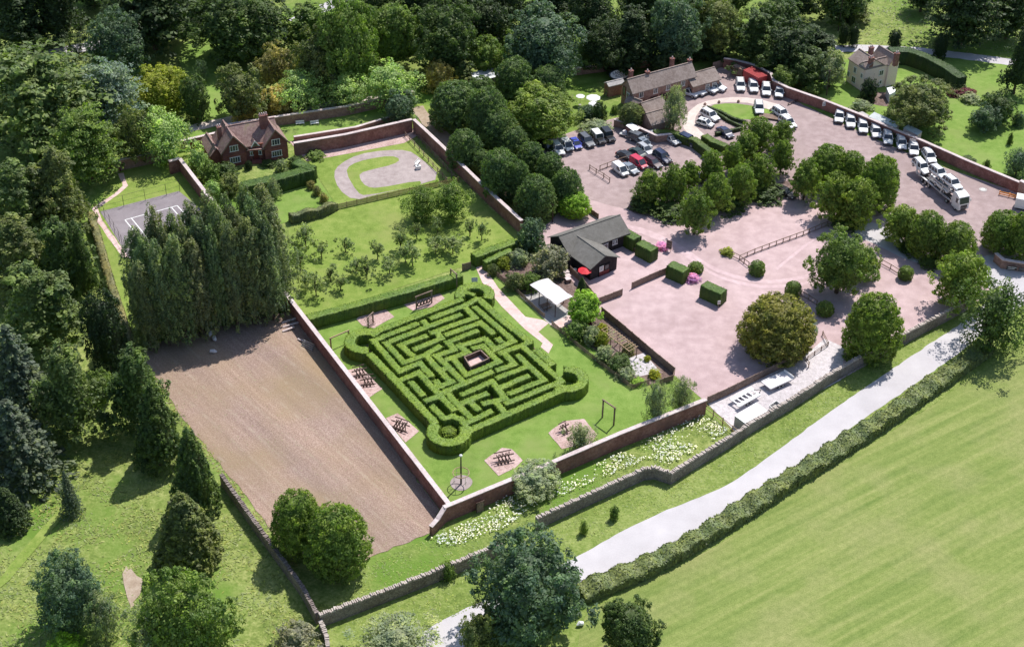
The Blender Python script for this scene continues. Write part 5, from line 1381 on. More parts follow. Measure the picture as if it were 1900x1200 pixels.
# ---------------------------------------------------------------- fences
def fence(px, h, kind, mat, label, step=2.2, cat="fence", name="fence", pmat=None, group=None):
    pts = [at(*p) for p in px]
    inv = pts[0].copy()
    r = empty(name, inv, 0, label, cat, group)
    rnd = random.Random(int(px[0][0]))
    rails = MB(); posts = []
    for i in range(len(pts) - 1):
        a, e = pts[i] - inv, pts[i + 1] - inv
        d = (e - a).normalized(); L = (e - a).length; n = max(1, round(L / step)); rz = math.atan2(d.y, d.x)
        for k in range(n + (1 if i == len(pts) - 2 else 0)):
            posts.append((a + d * L * k / n, rz))
        if kind == 'panel':
            for k in range(n):
                s = a + d * (L * k / n + .06); t = a + d * (L * (k + 1) / n - .06)
                m_ = (s + t) / 2; hh = h - .12 + rnd.uniform(-.03, .03)
                rails.box((m_.x, m_.y, hh / 2 + .04), ((t - s).length, .05, hh), rz)
                rails.box((m_.x, m_.y, hh + .06), ((t - s).length, .09, .05), rz)
                for z in (.35, .75, 1.1): 
                    if z < hh: rails.box((m_.x, m_.y - 0, z), ((t - s).length, .10, .07), rz)
        elif kind == 'picket':
            n2 = int(L / .16)
            for k in range(n2):
                p = a + d * (k + .5) * .16; rails.box((p.x, p.y, h * .48 + rnd.uniform(-.02, .02)), (.10, .03, h * .92), rz + rnd.gauss(0, .05))
            for z in (h * .3, h * .75): rails.bar((a.x, a.y, z), (e.x, e.y, z), .05, .09)
        elif kind == 'rail':
            for z in (h * .9, h * .45): rails.bar((a.x, a.y, z), (e.x, e.y, z), .07, .10)
        elif kind == 'toprail':
            rails.bar((a.x, a.y, h * .97), (e.x, e.y, h * .97), .13, .10)
            rails.bar((a.x, a.y, .12), (e.x, e.y, .12), .08, .08)
        elif kind == 'mesh':
            for z in (h * .98, h * .5, .06): rails.bar((a.x, a.y, z), (e.x, e.y, z), .03)
    rails.build({'panel': "panel", 'picket': "pales", 'rail': "rail", 'toprail': "rail", 'mesh': "wire"}[kind], M[mat], r)
    pw = {'panel': .12, 'picket': .10, 'rail': .13, 'toprail': .12, 'mesh': .07}[kind]
    me = None
    for p, rz in posts[:99]:
        if me is None:
            b = MB(); b.box((0, 0, (h + .06) / 2), (pw, pw, h + .06)); me = b.mesh("fence_post"); me.materials.append(M[pmat or mat])
        o = bpy.data.objects.new("post", me); C.objects.link(o); o.parent = r; o.location = (p.x, p.y, 0); o.rotation_euler.z = rz
    return r
fence([(625, 389), (700, 372), (780, 354), (850, 339)], 1.3, 'picket', 'newwood', "paling fence between the kart garden and the orchard")
fence([(752, 254), (778, 282), (830, 340)], 1.2, 'rail', 'wood', "post and rail fence down the side of the kart garden")
fence([(768, 250), (800, 285), (846, 336)], 1.2, 'rail', 'wood', "post and rail fence beside the brick wall of the kart garden")
fence([(912, 505), (950, 535), (1000, 582), (1010, 590)], 1.0, 'picket', 'wood', "low paling fence along the shrub garden path, barn end")
fence([(1024, 603), (1070, 643), (1130, 690), (1172, 722), (1204, 712)], 1.0, 'picket', 'wood', "low paling fence round the long border beside the maze lawn")
fence([(1058, 505), (1080, 527), (1112, 568)], 1.4, 'panel', 'wood', "timber fence behind the white canopy by the barn yard", 1.8)
fence([(1116, 582), (1160, 618), (1210, 661), (1251, 695)], 1.5, 'panel', 'wood', "long timber fence along the edge of the big gravel car park", 2.0)
fence([(1106, 566), (1154, 548)], 1.4, 'panel', 'wood', "short timber panel fence by the barn yard entrance", 2.0)
fence([(1172, 536), (1205, 521), (1242, 505)], 1.4, 'panel', 'wood', "timber panel fence running up to the yew block", 2.0)
fence([(1251, 695), (1248, 706), (1216, 716)], 1.2, 'panel', 'wood', "end of the border fence by the yellow-green plants", 1.8)
fence([(1312, 750), (1350, 733), (1400, 708), (1450, 683), (1488, 664)], 1.6, 'panel', 'wood', "grey timber fence between the car park and the trailer yard", 2.0)
fence([(1308, 762), (1323, 774), (1358, 803), (1374, 814)], 1.5, 'rail', 'newwood', "pale timber rail fence at the end of the trailer yard", 2.4)
fence([(1488, 664), (1500, 682)], 1.2, 'rail', 'newwood', "open yard gate of pale timber beside the bronze dome", 1.9)
fence([(1498, 668), (1536, 642), (1526, 622)], .9, 'rail', 'wood', "low rail round the bed of the bronze dome")
fence([(1372, 482), (1400, 470), (1440, 455), (1490, 437), (1535, 419)], 1.0, 'toprail', 'wood', "long low post and rail barrier across the gravel", 1.75)
fence([(1358, 475), (1372, 482), (1389, 495)], 1.0, 'toprail', 'wood', "short low rail by the yellowish plant", 1.6)
fence([(1632, 488), (1652, 499), (1670, 510)], 1.0, 'toprail', 'wood', "low rail between the oak and a clipped bush", 1.8)
fence([(1486, 548), (1500, 556), (1515, 566)], 1.0, 'toprail', 'wood', "low rail between two clipped bushes", 1.8)
fence([(1094, 315), (1106, 323), (1120, 331), (1131, 339)], 1.2, 'rail', 'wood', "bare timber hurdle frame standing on the gravel", 1.7)
fence([(1113, 316), (1140, 306), (1165, 298)], 1.1, 'toprail', 'wood', "rail barrier beside the small white van", 2.0)
fence([(1090, 345) , (1110, 396)], 0.01, 'toprail', 'wood', "x") if False else None
fence([(1214, 287), (1232, 298), (1245, 306)], 1.3, 'toprail', 'wood', "rail barrier behind the clustered parked cars", 2.4)
fence([(1094, 395), (1110, 406)], 1.1, 'panel', 'wood', "short dark fence at the barn's back corner", 1.5)
fence([(186, 394), (230, 383.5), (270, 373), (309, 363), (334, 355.5)], 2.6, 'mesh', 'darkmetal', "wire mesh fence along the far end of the tennis court", 3.2, pmat='darkmetal')
fence([(186, 394), (205, 420), (222, 448), (238, 478), (252, 497)], 2.6, 'mesh', 'darkmetal', "wire mesh fence down the side of the tennis court", 2.4, pmat='darkmetal')
fence([(1462, 196), (1490, 185)], .5, 'toprail', 'darkwood', "fallen timber baulk by the white cars", 2.6)
fence([(1322, 130), (1336, 126), (1350, 124)], 1.9, 'panel', 'wood', "tall grey board fence between the stable wing and the brown shed", 1.8)
# gate by the orchard hedge
g_ = fence([(858, 503), (873, 499)], 1.6, 'panel', 'wood', "brown plank gate between the two orchard hedges", 1.6, cat="gate", name="plank_gate")
# ---------------------------------------------------------------- vehicles
def loft(b, sts):
    """sts: (x, half width, z low, z high)"""
    rows = []
    for x, w, z0, z1 in sts:
        rows.append([(x, -w * .9, z0), (x, -w, z0 + .18), (x, -w, z1 - .16), (x, -w * .88, z1), (x, w * .88, z1), (x, w, z1 - .16), (x, w, z0 + .18), (x, w * .9, z0)])
    n = 8
    vs = [p for r in rows for p in r]; fs = []
    for i in range(len(rows) - 1):
        for k in range(n): fs.append((i * n + k, i * n + (k + 1) % n, (i + 1) * n + (k + 1) % n, (i + 1) * n + k))
    fs += [tuple(range(n)), tuple(range((len(rows) - 1) * n, len(rows) * n))[::-1]]
    b.add(vs, [f[::-1] for f in fs])

def wheel(parent, x, y, r, w=.24):
    b = MB()
    n = 16
    b.tube([(0, -w / 2, 0), (0, w / 2, 0)], [r, r], n)
    o = b.build("wheel", M['tyre'], parent); o.location = (x, y, r)
    c = MB(); c.tube([(0, -w / 2 - .02, 0), (0, w / 2 + .02, 0)], [r * .62, r * .62], 12); c.build("rim", M['metal'], o)
    return o

def painted(o): o['painted'] = 1; return o

def make_car(kind):
    """nose towards +x, on the ground, centred"""
    S = dict(suv=(4.8, 1.0, .34, 1.06, 1.84, .39, [(-2.30, 1.22), (-1.98, 1.0), (.42, .50), (1.02, 0)]),
             hatch=(3.9, .87, .28, .90, 1.48, .31, [(-1.88, .98), (-1.45, .98), (.35, .5), (1.05, 0)]),
             saloon=(4.65, .91, .26, .90, 1.42, .32, [(-1.75, 0), (-1.05, 0), (.30, 0), (1.15, 0)]),
             estate=(4.7, .91, .26, .92, 1.50, .32, [(-2.25, 0), (-1.85, 0), (.35, 0), (1.15, 0)]),
             boxy=(4.5, .92, .48, 1.14, 1.98, .39, [(-2.2, 0), (-2.12, 0), (.42, 0), (.70, 0)]),
             van=(4.3, .90, .30, 1.02, 1.84, .31, [(-2.12, 0), (-2.02, 0), (.62, 0), (1.45, 0)]),
             pickup=(5.1, .95, .46, 1.06, 1.78, .37, [(-.72, 0), (-.55, 0), (.70, 0), (1.25, 0)]))[kind]
    L, w, zb, belt, top, wr, gh = S
    r = empty(kind)
    xr0, xr1, xf1, xf0 = [g[0] for g in gh]
    b = MB(); h = L / 2
    if kind == 'boxy':
        st = [(-h, w * .97, zb, belt), (-h + .1, w, zb - .05, belt), (xf0, w, zb - .05, belt), (xf0 + .15, w * .97, zb - .05, belt - .02), (h - .15, w * .95, zb, belt - .06), (h, w * .92, zb + .06, belt - .14)]
    elif kind == 'saloon':
        st = [(-h, w * .84, zb + .2, belt - .10), (-h + .25, w * .95, zb + .02, belt - .02), (xr0, w, zb, belt), (xf0, w, zb, belt - .02), (h - .9, w * .98, zb, belt - .09), (h - .25, w * .92, zb + .04, belt - .2), (h, w * .78, zb + .14, belt - .34)]
    elif kind == 'pickup':
        st = [(-h, w * .97, zb, belt - .05), (-h + .1, w, zb, belt - .04), (xf0, w, zb, belt), (h - .9, w * .98, zb, belt - .05), (h - .15, w * .95, zb + .04, belt - .14), (h, w * .88, zb + .1, belt - .26)]
    else:
        st = [(-h, w * .90, zb + .14, belt - .08), (-h + .18, w * .97, zb + .02, belt), (-.8, w, zb, belt), (xf0, w, zb, belt - .01), (h - .85, w * .98, zb, belt - .07), (h - .2, w * .93, zb + .04, belt - .2), (h, w * .80, zb + .14, belt - .36)]
    loft(b, st)
    body = painted(b.build("body", M['paint'], r))
    # cabin: glass all round, roof and pillars painted
    wb, wt = w * .93, w * (.80 if kind not in ('boxy', 'van') else .88)
    B = [(xr0, -wb), (xf0, -wb), (xf0, wb), (xr0, wb)]; T = [(xr1, -wt), (xf1, -wt), (xf1, wt), (xr1, wt)]
    zt = top - .07; z0 = belt - .03
    q = lambda k: (B[k][0], B[k][1], z0); t = lambda k: (T[k][0], T[k][1], zt)
    for nm, ks in (("windscreen", (1, 2)), ("rear_window", (3, 0)), ("side_window", (0, 1)), ("side_window", (2, 3))):
        g = MB(); i, j = ks
        if kind == 'van' and nm == "side_window":     # panel van: glass only at the front doors
            i2 = lambda p, f: (p[0] * (1 - f) + 0, p[1], p[2])
        g.add([q(i), q(j), t(j), t(i)], [(0, 1, 2, 3)])
        g.build(nm, M['glass'], r)
    p = MB()
    p.add([(x, y, zt) for x, y in T] + [(x * .985 + .0, y * .93, top) for x, y in T], [(4, 5, 6, 7), (0, 1, 5, 4), (1, 2, 6, 5), (2, 3, 7, 6), (3, 0, 4, 7), (0, 3, 2, 1)])
    for k in range(4): p.bar(q(k), t(k), .09, .09)
    if kind in ('suv', 'estate', 'boxy', 'van', 'hatch', 'saloon'):
        for s in (-1, 1):
            for f in ((.52,) if kind in ('hatch', 'saloon') else (.30, .62)):
                x = xr0 + (xf0 - xr0) * f; xt = xr1 + (xf1 - xr1) * f
                p.bar((x, s * wb * 1.005, z0), (xt, s * wt * 1.005, zt), .10, .07)
            if kind == 'van':
                x0, x1 = xr0 + .05, xr0 + (xf0 - xr0) * .5; y0, y1 = s * wb * 1.012, s * wt * 1.012
                p.add([(x0, y0, z0), (x1, y0, z0), (x1 - .1, y1, zt), (xr1 + .03, y1, zt)], [(0, 1, 2, 3)])
    painted(p.build("roof", M['paint'], r))
    for s in (-1, 1):
        g = MB(); g.box((h - .10, s * w * .62, (zb + belt) / 2 + .02), (.22, .36, .16)); g.build("headlight", M['lamp'], r)
        g = MB(); g.box((-h + .06, s * w * .76, belt - .22), (.18, .2, .3)); g.build("tail_light", M['taillamp'], r)
        g = MB(); g.box((xf0 - .25, s * (w + .10), belt + .05), (.16, .22, .16)); painted(g.build("mirror", M['paint'], r))
    g = MB(); g.box((h - .04, 0, (zb + belt) / 2 - .02), (.14, w * .72, .18)); g.build("grille", M['darkmetal'], r)
    g = MB(); g.box((h - .06, 0, zb + .1), (.2, w * 1.7, .18)); g.box((-h + .06, 0, zb + .12), (.18, w * 1.75, .2)); g.build("bumper", M['darkmetal'], r)
    ax = (h - .92, -h + .95) if kind != 'boxy' else (h - .78, -h + .9)
    for x in ax:
        for s in (-1, 1): wheel(r, x, s * (w - .10), wr)
    if kind == 'boxy':
        for s in (-1, 1):
            g = MB(); g.box((h - .78, s * (w + .03), .74), (1.0, .12, .1)); g.box((-h + .9, s * (w + .03), .74), (1.0, .12, .1)); g.build("wheel_arch", M['darkmetal'], r)
        b = MB(); b.tube([(-h - .22, .2, 1.0), (-h - .02, .2, 1.0)], [.36, .36], 14); b.build("spare_wheel", M['tyre'], r)
    if kind == 'pickup':
        g = MB(); g.box((-1.68, 0, belt - .12), (1.6, w * 1.62, .1)); g.build("load_bed", M['darkmetal'], r)
    if kind in ('suv', 'estate'):
        g = MB()
        for s in (-1, 1): g.bar((xr1 + .25, s * wt * .86, top + .03), (xf1 - .1, s * wt * .86, top + .03), .06)
        g.build("roof_rail", M['darkmetal'], r)
    if kind == 'hatch':
        g = MB(); g.box(((xr1 + xf1) / 2 + .25, 0, top + .005), ((xf1 - xr1) * .24, wt * 1.0, .02)); g.build("sunroof", M['glass'], r)
    return r
PROTO = {}
COL = dict(white=(.80, .80, .80), black=(.008, .008, .010), silver=(.42, .43, .45), grey=(.10, .105, .12), blue=(.035, .06, .45), navy=(.012, .02, .07), green=(.012, .03, .022), red=(.55, .02, .06), maroon=(.05, .015, .025), steel=(.20, .23, .27))
def car(kind, px, ahead, colr, label, group=None, z=0.0, cat="car", tilt=0.0, name="parked_car"):
    p = at(*px, z); f = at(*ahead, z) - p
    if kind not in PROTO: PROTO[kind] = make_car(kind); o = PROTO[kind]
    else: o = None
    c3 = COL[colr]
    if o is None: o = copy_tree(PROTO[kind], None, (*c3, 1))
    else:
        for ch in o.children:
            if ch.get('painted'): ch.color = (*c3, 1)
    o.name = name; o.location = (p.x, p.y, z); o.rotation_euler = (0, tilt, math.atan2(f.y, f.x))
    for k in ('label', 'category', 'group'):
        if k in o: del o[k]
    return tag(o, label, cat, group)
WR = "white four-by-fours in a row along the car park wall"
row = [(1556.5, 222), (1577, 231), (1600, 241), (1624, 250), (1646, 262), (1671, 271.5), (1694, 282), (1723, 296)]
ordw = ["first", "second", "third", "fourth", "fifth", "sixth", "seventh", "last"]
for k, p in enumerate(row):
    dx = (-1.5, 1.5, 2, 3.0, 1.5, 3.5, 1.5, 8)[k]
    car('suv', p, (p[0] + dx, p[1] + 12), 'white', "%s white four-by-four of the row along the brick wall, counting from the cottage end" % ordw[k] if k < 7 else "last white four-by-four of the row, parked askew behind the lorry", WR)
for k, (p, q) in enumerate([((1373, 164), (1375, 176)), ((1397, 166), (1400, 178)), ((1421, 172.5), (1422, 185)), ((1445.5, 175.5), (1444, 188))]):
    car('pickup' if k == 3 else 'suv', p, q, 'white', ["white four-by-four nearest the red container", "white four-by-four second from the red container", "white four-by-four third from the red container, with a dark sunroof", "white pickup at the end of the row by the timber baulk"][k], "white vehicles in front of the red container")
for k, (p, q) in enumerate([((1278, 176.5), (1288, 180)), ((1292, 173), (1302, 177)), ((1312, 169), (1322, 173)), ((1328, 166), (1338, 169))]):
    car('suv' if k != 2 else 'pickup', p, q, 'white', ["white four-by-four half hidden by the birch at the stables", "white four-by-four second along the stable front", "white pickup parked at the stable front", "white four-by-four at the end of the stable wing"][k], "white vehicles parked along the stable block")
car('suv', (1317, 220), (1333, 229), 'white', "white four-by-four with a dark roof panel on the island parking, the upper of two", "two white four-by-fours inside the drive loop")
car('hatch', (1308, 233), (1324, 238), 'white', "smaller white car on the island parking, the lower of two", "two white four-by-fours inside the drive loop")
car('suv', (1407.5, 206), (1409, 216), 'white', "white four-by-four on display at the edge of the island lawn")
car('suv', (1449, 216), (1464, 226), 'white', "white four-by-four with a panoramic roof beside the dark trees", )
car('suv', (1461, 233), (1473, 242), 'white', "white car mostly hidden under the dark trees beside the panoramic-roofed one")
car('saloon', (1246, 263), (1258, 271), 'silver', "silver saloon beside the clipped hedge")
car('boxy', (1277, 267), (1290, 273), 'navy', "dark four-by-four with a white roof load beside the silver saloon")
car('saloon', (1345, 250), (1352, 255), 'navy', "dark blue car behind the low hedge block by the drive")
LR = "vehicles parked in the row facing the gravel"
car('pickup', (1014, 277), (1024, 283), 'green', "dark green pickup at the end of the car row under the limes", LR)
car('suv', (1035, 282), (1041, 291), 'white', "white four-by-four at the end of the row beside the green pickup", LR)
car('van', (1051, 275), (1060, 285), 'white', "white panel van in the row beside the bright blue car", LR, cat="van", name="parked_van")
car('hatch', (1068, 272), (1075, 280), 'blue', "bright blue small car in the row", LR)
car('suv', (1088, 267), (1098, 276), 'grey', "dark grey-green four-by-four beside the bright blue car", LR)
wr_ = car('boxy', (1110, 262), (1118, 271), 'black', "black boxy four-by-four with a white roof", LR)
for ch in wr_.children:
    if ch.name.split('.')[0] == 'roof': ch.color = (.8, .8, .8, 1)
car('boxy', (1128, 258), (1136, 267), 'black', "black boxy four-by-four at the end of the row", LR)
CL = "cars clustered in the middle of the gravel"
car('saloon', (1162, 294), (1173, 299), 'black', "black sports car at the corner of the car cluster", CL)
car('saloon', (1184, 289), (1196, 295), 'green', "dark green open-topped car in the car cluster", CL)
car('estate', (1197, 282), (1208, 290), 'silver', "pale silver estate at the back of the car cluster", CL)
car('suv', (1229, 297), (1239, 304), 'navy', "dark blue four-by-four at the edge of the car cluster", CL)
car('van', (1185, 308), (1196, 315), 'red', "crimson van in the car cluster", CL, cat="van", name="parked_van")
car('estate', (1211, 306), (1222, 313), 'maroon', "dark estate with a pale bonnet beside the crimson van", CL)
car('saloon', (1168, 317), (1176, 322), 'steel', "slate blue car between the two vans", CL)
car('van', (1151, 321), (1161, 329), 'white', "small white van at the near end of the car cluster", CL, cat="van", name="parked_van")
car('boxy', (1184, 263), (1194, 267), 'grey', "grey boxy four-by-four towing a trailer by the low wall")
car('estate', (1203, 256), (1190, 258), 'silver', "silver car turned sideways behind the grey four-by-four")
car('hatch', (1195, 271), (1201, 275), 'steel', "grey small car in front of the grey boxy four-by-four")
car('saloon', (1299, 337), (1308, 341), 'navy', "dark blue car hidden in the shade of the bed trees")
car('saloon', (1230, 358), (1238, 362), 'black', "black car under the trees at the near end of the planted bed")
car('estate', (1456, 362), (1466, 367), 'black', "black car in the deep shade of the island trees")

# trailers and the car transporter
def trailer(name, corners, z, mat, label, deck_cut=False):
    pts = [at(*p, z) for p in corners]
    inv = sum((Vector((p.x, p.y, 0)) for p in pts), Vector()) / 4
    r = empty(name, inv, 0, label, "trailer")
    P = [Vector((p.x, p.y, 0)) - inv for p in pts]
    e = (P[1] - P[0]); d = e.normalized(); n = (P[3] - P[0]).normalized(); W = (P[3] - P[0]).length; L = e.length
    rz = math.atan2(d.y, d.x); c = (P[0] + P[2]) / 2
    b = MB()
    if deck_cut:
        for s in (-1, 1):
            q = c + n * s * (W / 2 - .35); b.box((q.x, q.y, z), (L, .7, .12), rz)
        for k in range(6):
            q = c + d * (-L / 2 + .3 + k * (L - .6) / 5); b.box((q.x, q.y, z - .004), (.25, W - 1.38, .11), rz)
    else: b.box((c.x, c.y, z), (L, W, .14), rz)
    b.build("deck", M[mat], r)
    b = MB()
    for s in (-1, 1):
        q = c + n * s * (W / 2 - .04); b.box((q.x, q.y, z + .12), (L, .08, .12), rz)
    if not deck_cut:
        q = c + d * (L / 2 - .04); b.box((q.x, q.y, z + .3), (.08, W, .5), rz)
    b.build("side_rail", M['white'], r)
    b = MB(); q0, q1 = c + d * (L / 2), c + d * (L / 2 + 1.3)
    for s in (-1, 1): b.bar((q0 + n * s * .6).to_tuple()[:2] + (z - .15,), q1.to_tuple()[:2] + (.5,), .1)
    b.build("drawbar", M['darkmetal'], r)
    for s in (-1, 1):
        for t in (-.45, .35):
            q = c + n * s * (W / 2 - .25) + d * t
            w_ = wheel(r, q.x, q.y, .3); w_.rotation_euler.z = rz
    return r
trailer("flatbed_trailer", [yz(715, 430), yz(985, 310), yz(1085, 400), yz(830, 520)], .85, 'fabric', "white sided flatbed trailer standing in the yard")
trailer("car_trailer", [yz(345, 630), yz(600, 490), yz(700, 590), yz(460, 730)], .8, 'white', "white open car trailer with slotted deck in the yard", True)
# small skip trailer
pts = [at(*p, .9) for p in (yz(805, 705), yz(890, 652), yz(985, 720), yz(880, 775))]
inv = sum((Vector((p.x, p.y, 0)) for p in pts), Vector()) / 4
r = empty("box_trailer", inv, 0, "small open box trailer by the stone wall of the yard", "trailer")
P = [Vector((p.x, p.y, 0)) - inv for p in pts]
b = MB()
for i in range(4): b.bar((P[i].x, P[i].y, .62), (P[(i + 1) % 4].x, P[(i + 1) % 4].y, .62), .07, .6)
b.build("side_board", M['metal'], r)
b = MB(); b.prism([(p.x * .97, p.y * .97) for p in P], .34, .42); b.build("floor_board", M['concrete'], r)
dd = (P[1] - P[0]).normalized()
for s in (-1, 1):
    q = (P[0] + P[1]) / 2 if s < 0 else (P[2] + P[3]) / 2
    w_ = wheel(r, q.x * 1.08, q.y * 1.08, .28, .18); w_.rotation_euler.z = math.atan2(dd.y, dd.x)
# white box van body at the right edge
bx = empty("box_trailer", at(1906, 388), 0, "white box trailer cut by the right edge near the orange barrier", "trailer")
b = MB(); b.box((0, 0, 1.5), (5.0, 2.2, 2.1), -.35); b.build("body", M['white'], bx)
b = MB(); b.box((0, 0, .38), (4.8, 2.0, .14), -.35); b.build("chassis", M['darkmetal'], bx)
for s in (-1, 1):
    w_ = wheel(bx, math.sin(.35) * s * 1.0, math.cos(.35) * s * 1.0, .34); w_.rotation_euler.z = -.35

f0, r0 = at(1786, 393), at(1706, 325)
d = (f0 - r0).normalized(); TL = (f0 - r0).length
lz = empty("car_transporter", f0, math.atan2(d.y, d.x), "white articulated car transporter lorry loaded with white cars", "lorry")
b = MB()
b.add([(-2.3, -1.2, .5), (0, -1.2, .5), (0, 1.2, .5), (-2.3, 1.2, .5), (-2.3, -1.2, 3.35), (-.35, -1.2, 3.2), (-.35, 1.2, 3.2), (-2.3, 1.2, 3.35), (.02, -1.2, 1.75), (.02, 1.2, 1.75), (-1.5, -1.1, 3.65), (-1.5, 1.1, 3.65), (-2.3, -1.1, 3.65), (-2.3, 1.1, 3.65)],
      [(0, 3, 2, 1), (0, 1, 8, 5, 4), (3, 7, 6, 9, 2), (1, 2, 9, 8), (8, 9, 6, 5), (5, 6, 11, 10), (4, 5, 10, 12), (7, 13, 11, 6), (10, 11, 13, 12), (0, 4, 7, 3), (4, 12, 13, 7)])
b.build("cab", M['white'], lz)
b = MB(); b.add([(.055, -1.05, 1.85), (.055, 1.05, 1.85), (-.30, 1.05, 3.05), (-.30, -1.05, 3.05)], [(0, 1, 2, 3)]); b.build("windscreen", M['glass'], lz)
for s in (-1, 1):
    b = MB(); b.add([(-.25, s * 1.21, 1.8), (-1.2, s * 1.21, 1.8), (-1.2, s * 1.21, 2.8), (-.5, s * 1.21, 2.8)], [(0, 1, 2, 3)]); b.build("side_window", M['glass'], lz)
    b = MB(); b.box((-.1, s * 1.42, 2.4), (.12, .22, .6)); b.build("mirror", M['white'], lz)
    b = MB(); b.box((.03, s * .95, .85), (.1, .35, .22)); b.build("headlight", M['lamp'], lz)
b = MB(); b.box((.03, 0, 1.25), (.08, 1.5, .55)); b.box((.05, 0, .72), (.1, 1.3, .3)); b.build("grille", M['darkmetal'], lz)
b = MB(); b.box((-7.5, 0, .95), (13.5, 1.0, .3)); b.build("chassis", M['darkmetal'], lz)
tl = min(TL, 17.0)
b = MB()
for s in (-1, 1):
    b.box((-(tl + 3.2) / 2, s * 1.12, 1.15), (tl - 3.2, .35, .16)); 
b.build("lower_deck", M['metal'], lz)
b = MB()
for s in (-1, 1): b.bar((-2.5, s * 1.1, 3.15), (-10.5, s * 1.1, 2.75), .32, .16); 
for k in range(5): b.bar((-3 - 1.8 * k, -1.1, 3.08 - .09 * k), (-3 - 1.8 * k, 1.1, 3.08 - .09 * k), .14)
b.build("upper_deck", M['metal'], lz)
for x in (-2.6, -6.2, -10.3, -13.6):
    for s in (-1, 1):
        b = MB(); b.bar((x, s * 1.2, .9), (x + .3, s * 1.2, 2.9 if x > -12 else 2.4), .16); b.build("deck_support", M['white'], lz)
for s in (-1, 1):
    b = MB(); b.bar((-tl + .6, s * 1.15, .9), (-tl - .2, s * 1.15, 3.4), .28, .14); b.build("ramp", M['white'], lz)
for x in (-1.2, -4.0, -10.2, -11.4, -12.6):
    for s in (-1, 1): wheel(lz, x, s * 1.0, .46, .34)
def on_lorry(x, z, tilt, label, flip=False):
    p = f0 + d * x
    o = copy_tree(PROTO['suv'], None, (*COL['white'], 1)); o.name = "loaded_car"
    o.location = (p.x, p.y, z); o.rotation_euler = (0, tilt, math.atan2(d.y, d.x))
    for k in ('label', 'category', 'group'):
        if k in o: del o[k]
    tag(o, label, "car", "white cars carried on the lorry")
on_lorry(-4.6, 3.15, -.05, "white car on the upper deck right behind the lorry cab")
on_lorry(-9.3, 2.95, -.05, "white car on the upper deck at the middle of the lorry")
on_lorry(-15.0, 1.32, .10, "white car at the tail of the lorry")
on_lorry(-7.0, 1.26, 0, "white car on the lower deck of the lorry")
# ---------------------------------------------------------------- play equipment and small things
def swing(px, ahead, span, h, label, seats=0, mat='wood', a_frame=False, cat="swing", name="swing_set"):
    p = at(*px); f = at(*ahead) - p; rz = math.atan2(f.y, f.x)
    r = empty(name, p, rz, label, cat)
    for s in (-1, 1):
        b = MB()
        if a_frame: b.bar((s * span / 2, -.9, 0), (s * span / 2, 0, h), .16); b.bar((s * span / 2, .9, 0), (s * span / 2, 0, h), .16)
        else: b.box((s * span / 2, 0, h / 2), (.2, .2, h))
        b.build("post", M[mat], r)
    b = MB(); b.bar((-span / 2 - .2, 0, h + .06), (span / 2 + .2, 0, h + .06), .18); b.build("crossbeam", M[mat], r)
    for k in range(seats):
        x = -span / 2 + span * (k + 1) / (seats + 1)
        b = MB(); b.tube([(x + .38 * math.cos(t), .08, .75 + .38 * math.sin(t)) for t in np.linspace(0, 6.28, 13)], .12, 6); o = b.build("tyre_seat", M['tyre'], r)
        b = MB(); b.bar((x, .08, 1.1), (x, 0, h), .05); b.build("rope", M['darkmetal'], o)
    return r
swing((787, 568), (800, 563), 3.2, 2.6, "timber frame with four hanging tyres on the bark bed by the clipped hedge", 4)
swing((688, 604), (694, 598), 1.6, 2.2, "small timber frame with a net panel on the bark bed by the round tower", 0)
pn = at(684, 602); r = empty("climbing_net", pn, .9, "slanting net panel leaning from the small timber frame", "climbing net")
b = MB()
for k in range(6): b.bar((-.8 + .32 * k, -.9, .1), (-.8 + .32 * k, .2, 1.5), .05); b.bar((-.8, -.9 + .22 * k, .1 + .28 * k), (.8, -.9 + .22 * k, .1 + .28 * k), .05)
b.build("net", M['wood'], r)
swing((842, 530), (850, 537), 1.9, 3.0, "tall goal-like timber frame at the top corner of the maze lawn", 0, 'wood')
swing((1128, 782), (1141, 791), 2.6, 3.6, "tall timber swing frame on the lawn by the front wall", 0, 'wood')
swing((631, 640), (645, 634), 3.6, 2.2, "timber swing frame beside the left brick wall", 0, 'newwood')
def climber(px, rz, label, n=4, name="log_climber"):
    r = empty(name, at(*px), rz, label, "climber")
    for k in range(n):
        b = MB(); x = (k - (n - 1) / 2) * .55
        b.bar((x - .3, -.8, 0), (x + .2, .7, 1.15 + .25 * (k % 2)), .15); b.bar((x + .4, -.3, 0), (x - .2, .7, 1.1), .13); b.build("log", M['darkwood'], r)
    b = MB(); b.bar((-n * .35 - .3, .2, 1.0), (n * .35 + .3, .35, 1.05), .14); b.bar((-n * .35 - .2, -.5, .45), (n * .35 + .2, -.5, .5), .12); b.build("cross_log", M['darkwood'], r)
    b = MB(); b.bar((-n * .35, .85, 1.4), (n * .35, .85, 1.5), .12); b.build("rail", M['darkwood'], r)
climber((668, 697), .4, "dark log climbing frame nearest the round tower by the left wall", 3)
climber((683, 714), .2, "dark log seat-like frame on the same bark bed by the left wall", 3)
climber((742, 796), -.5, "long low dark log bridge frame by the left wall", 4)
climber((935, 857), .3, "group of slanting dark log stools on the front bark bed", 4)
climber((1048, 802), .6, "dark log frame half hidden by the small tree on the bark bed", 2)
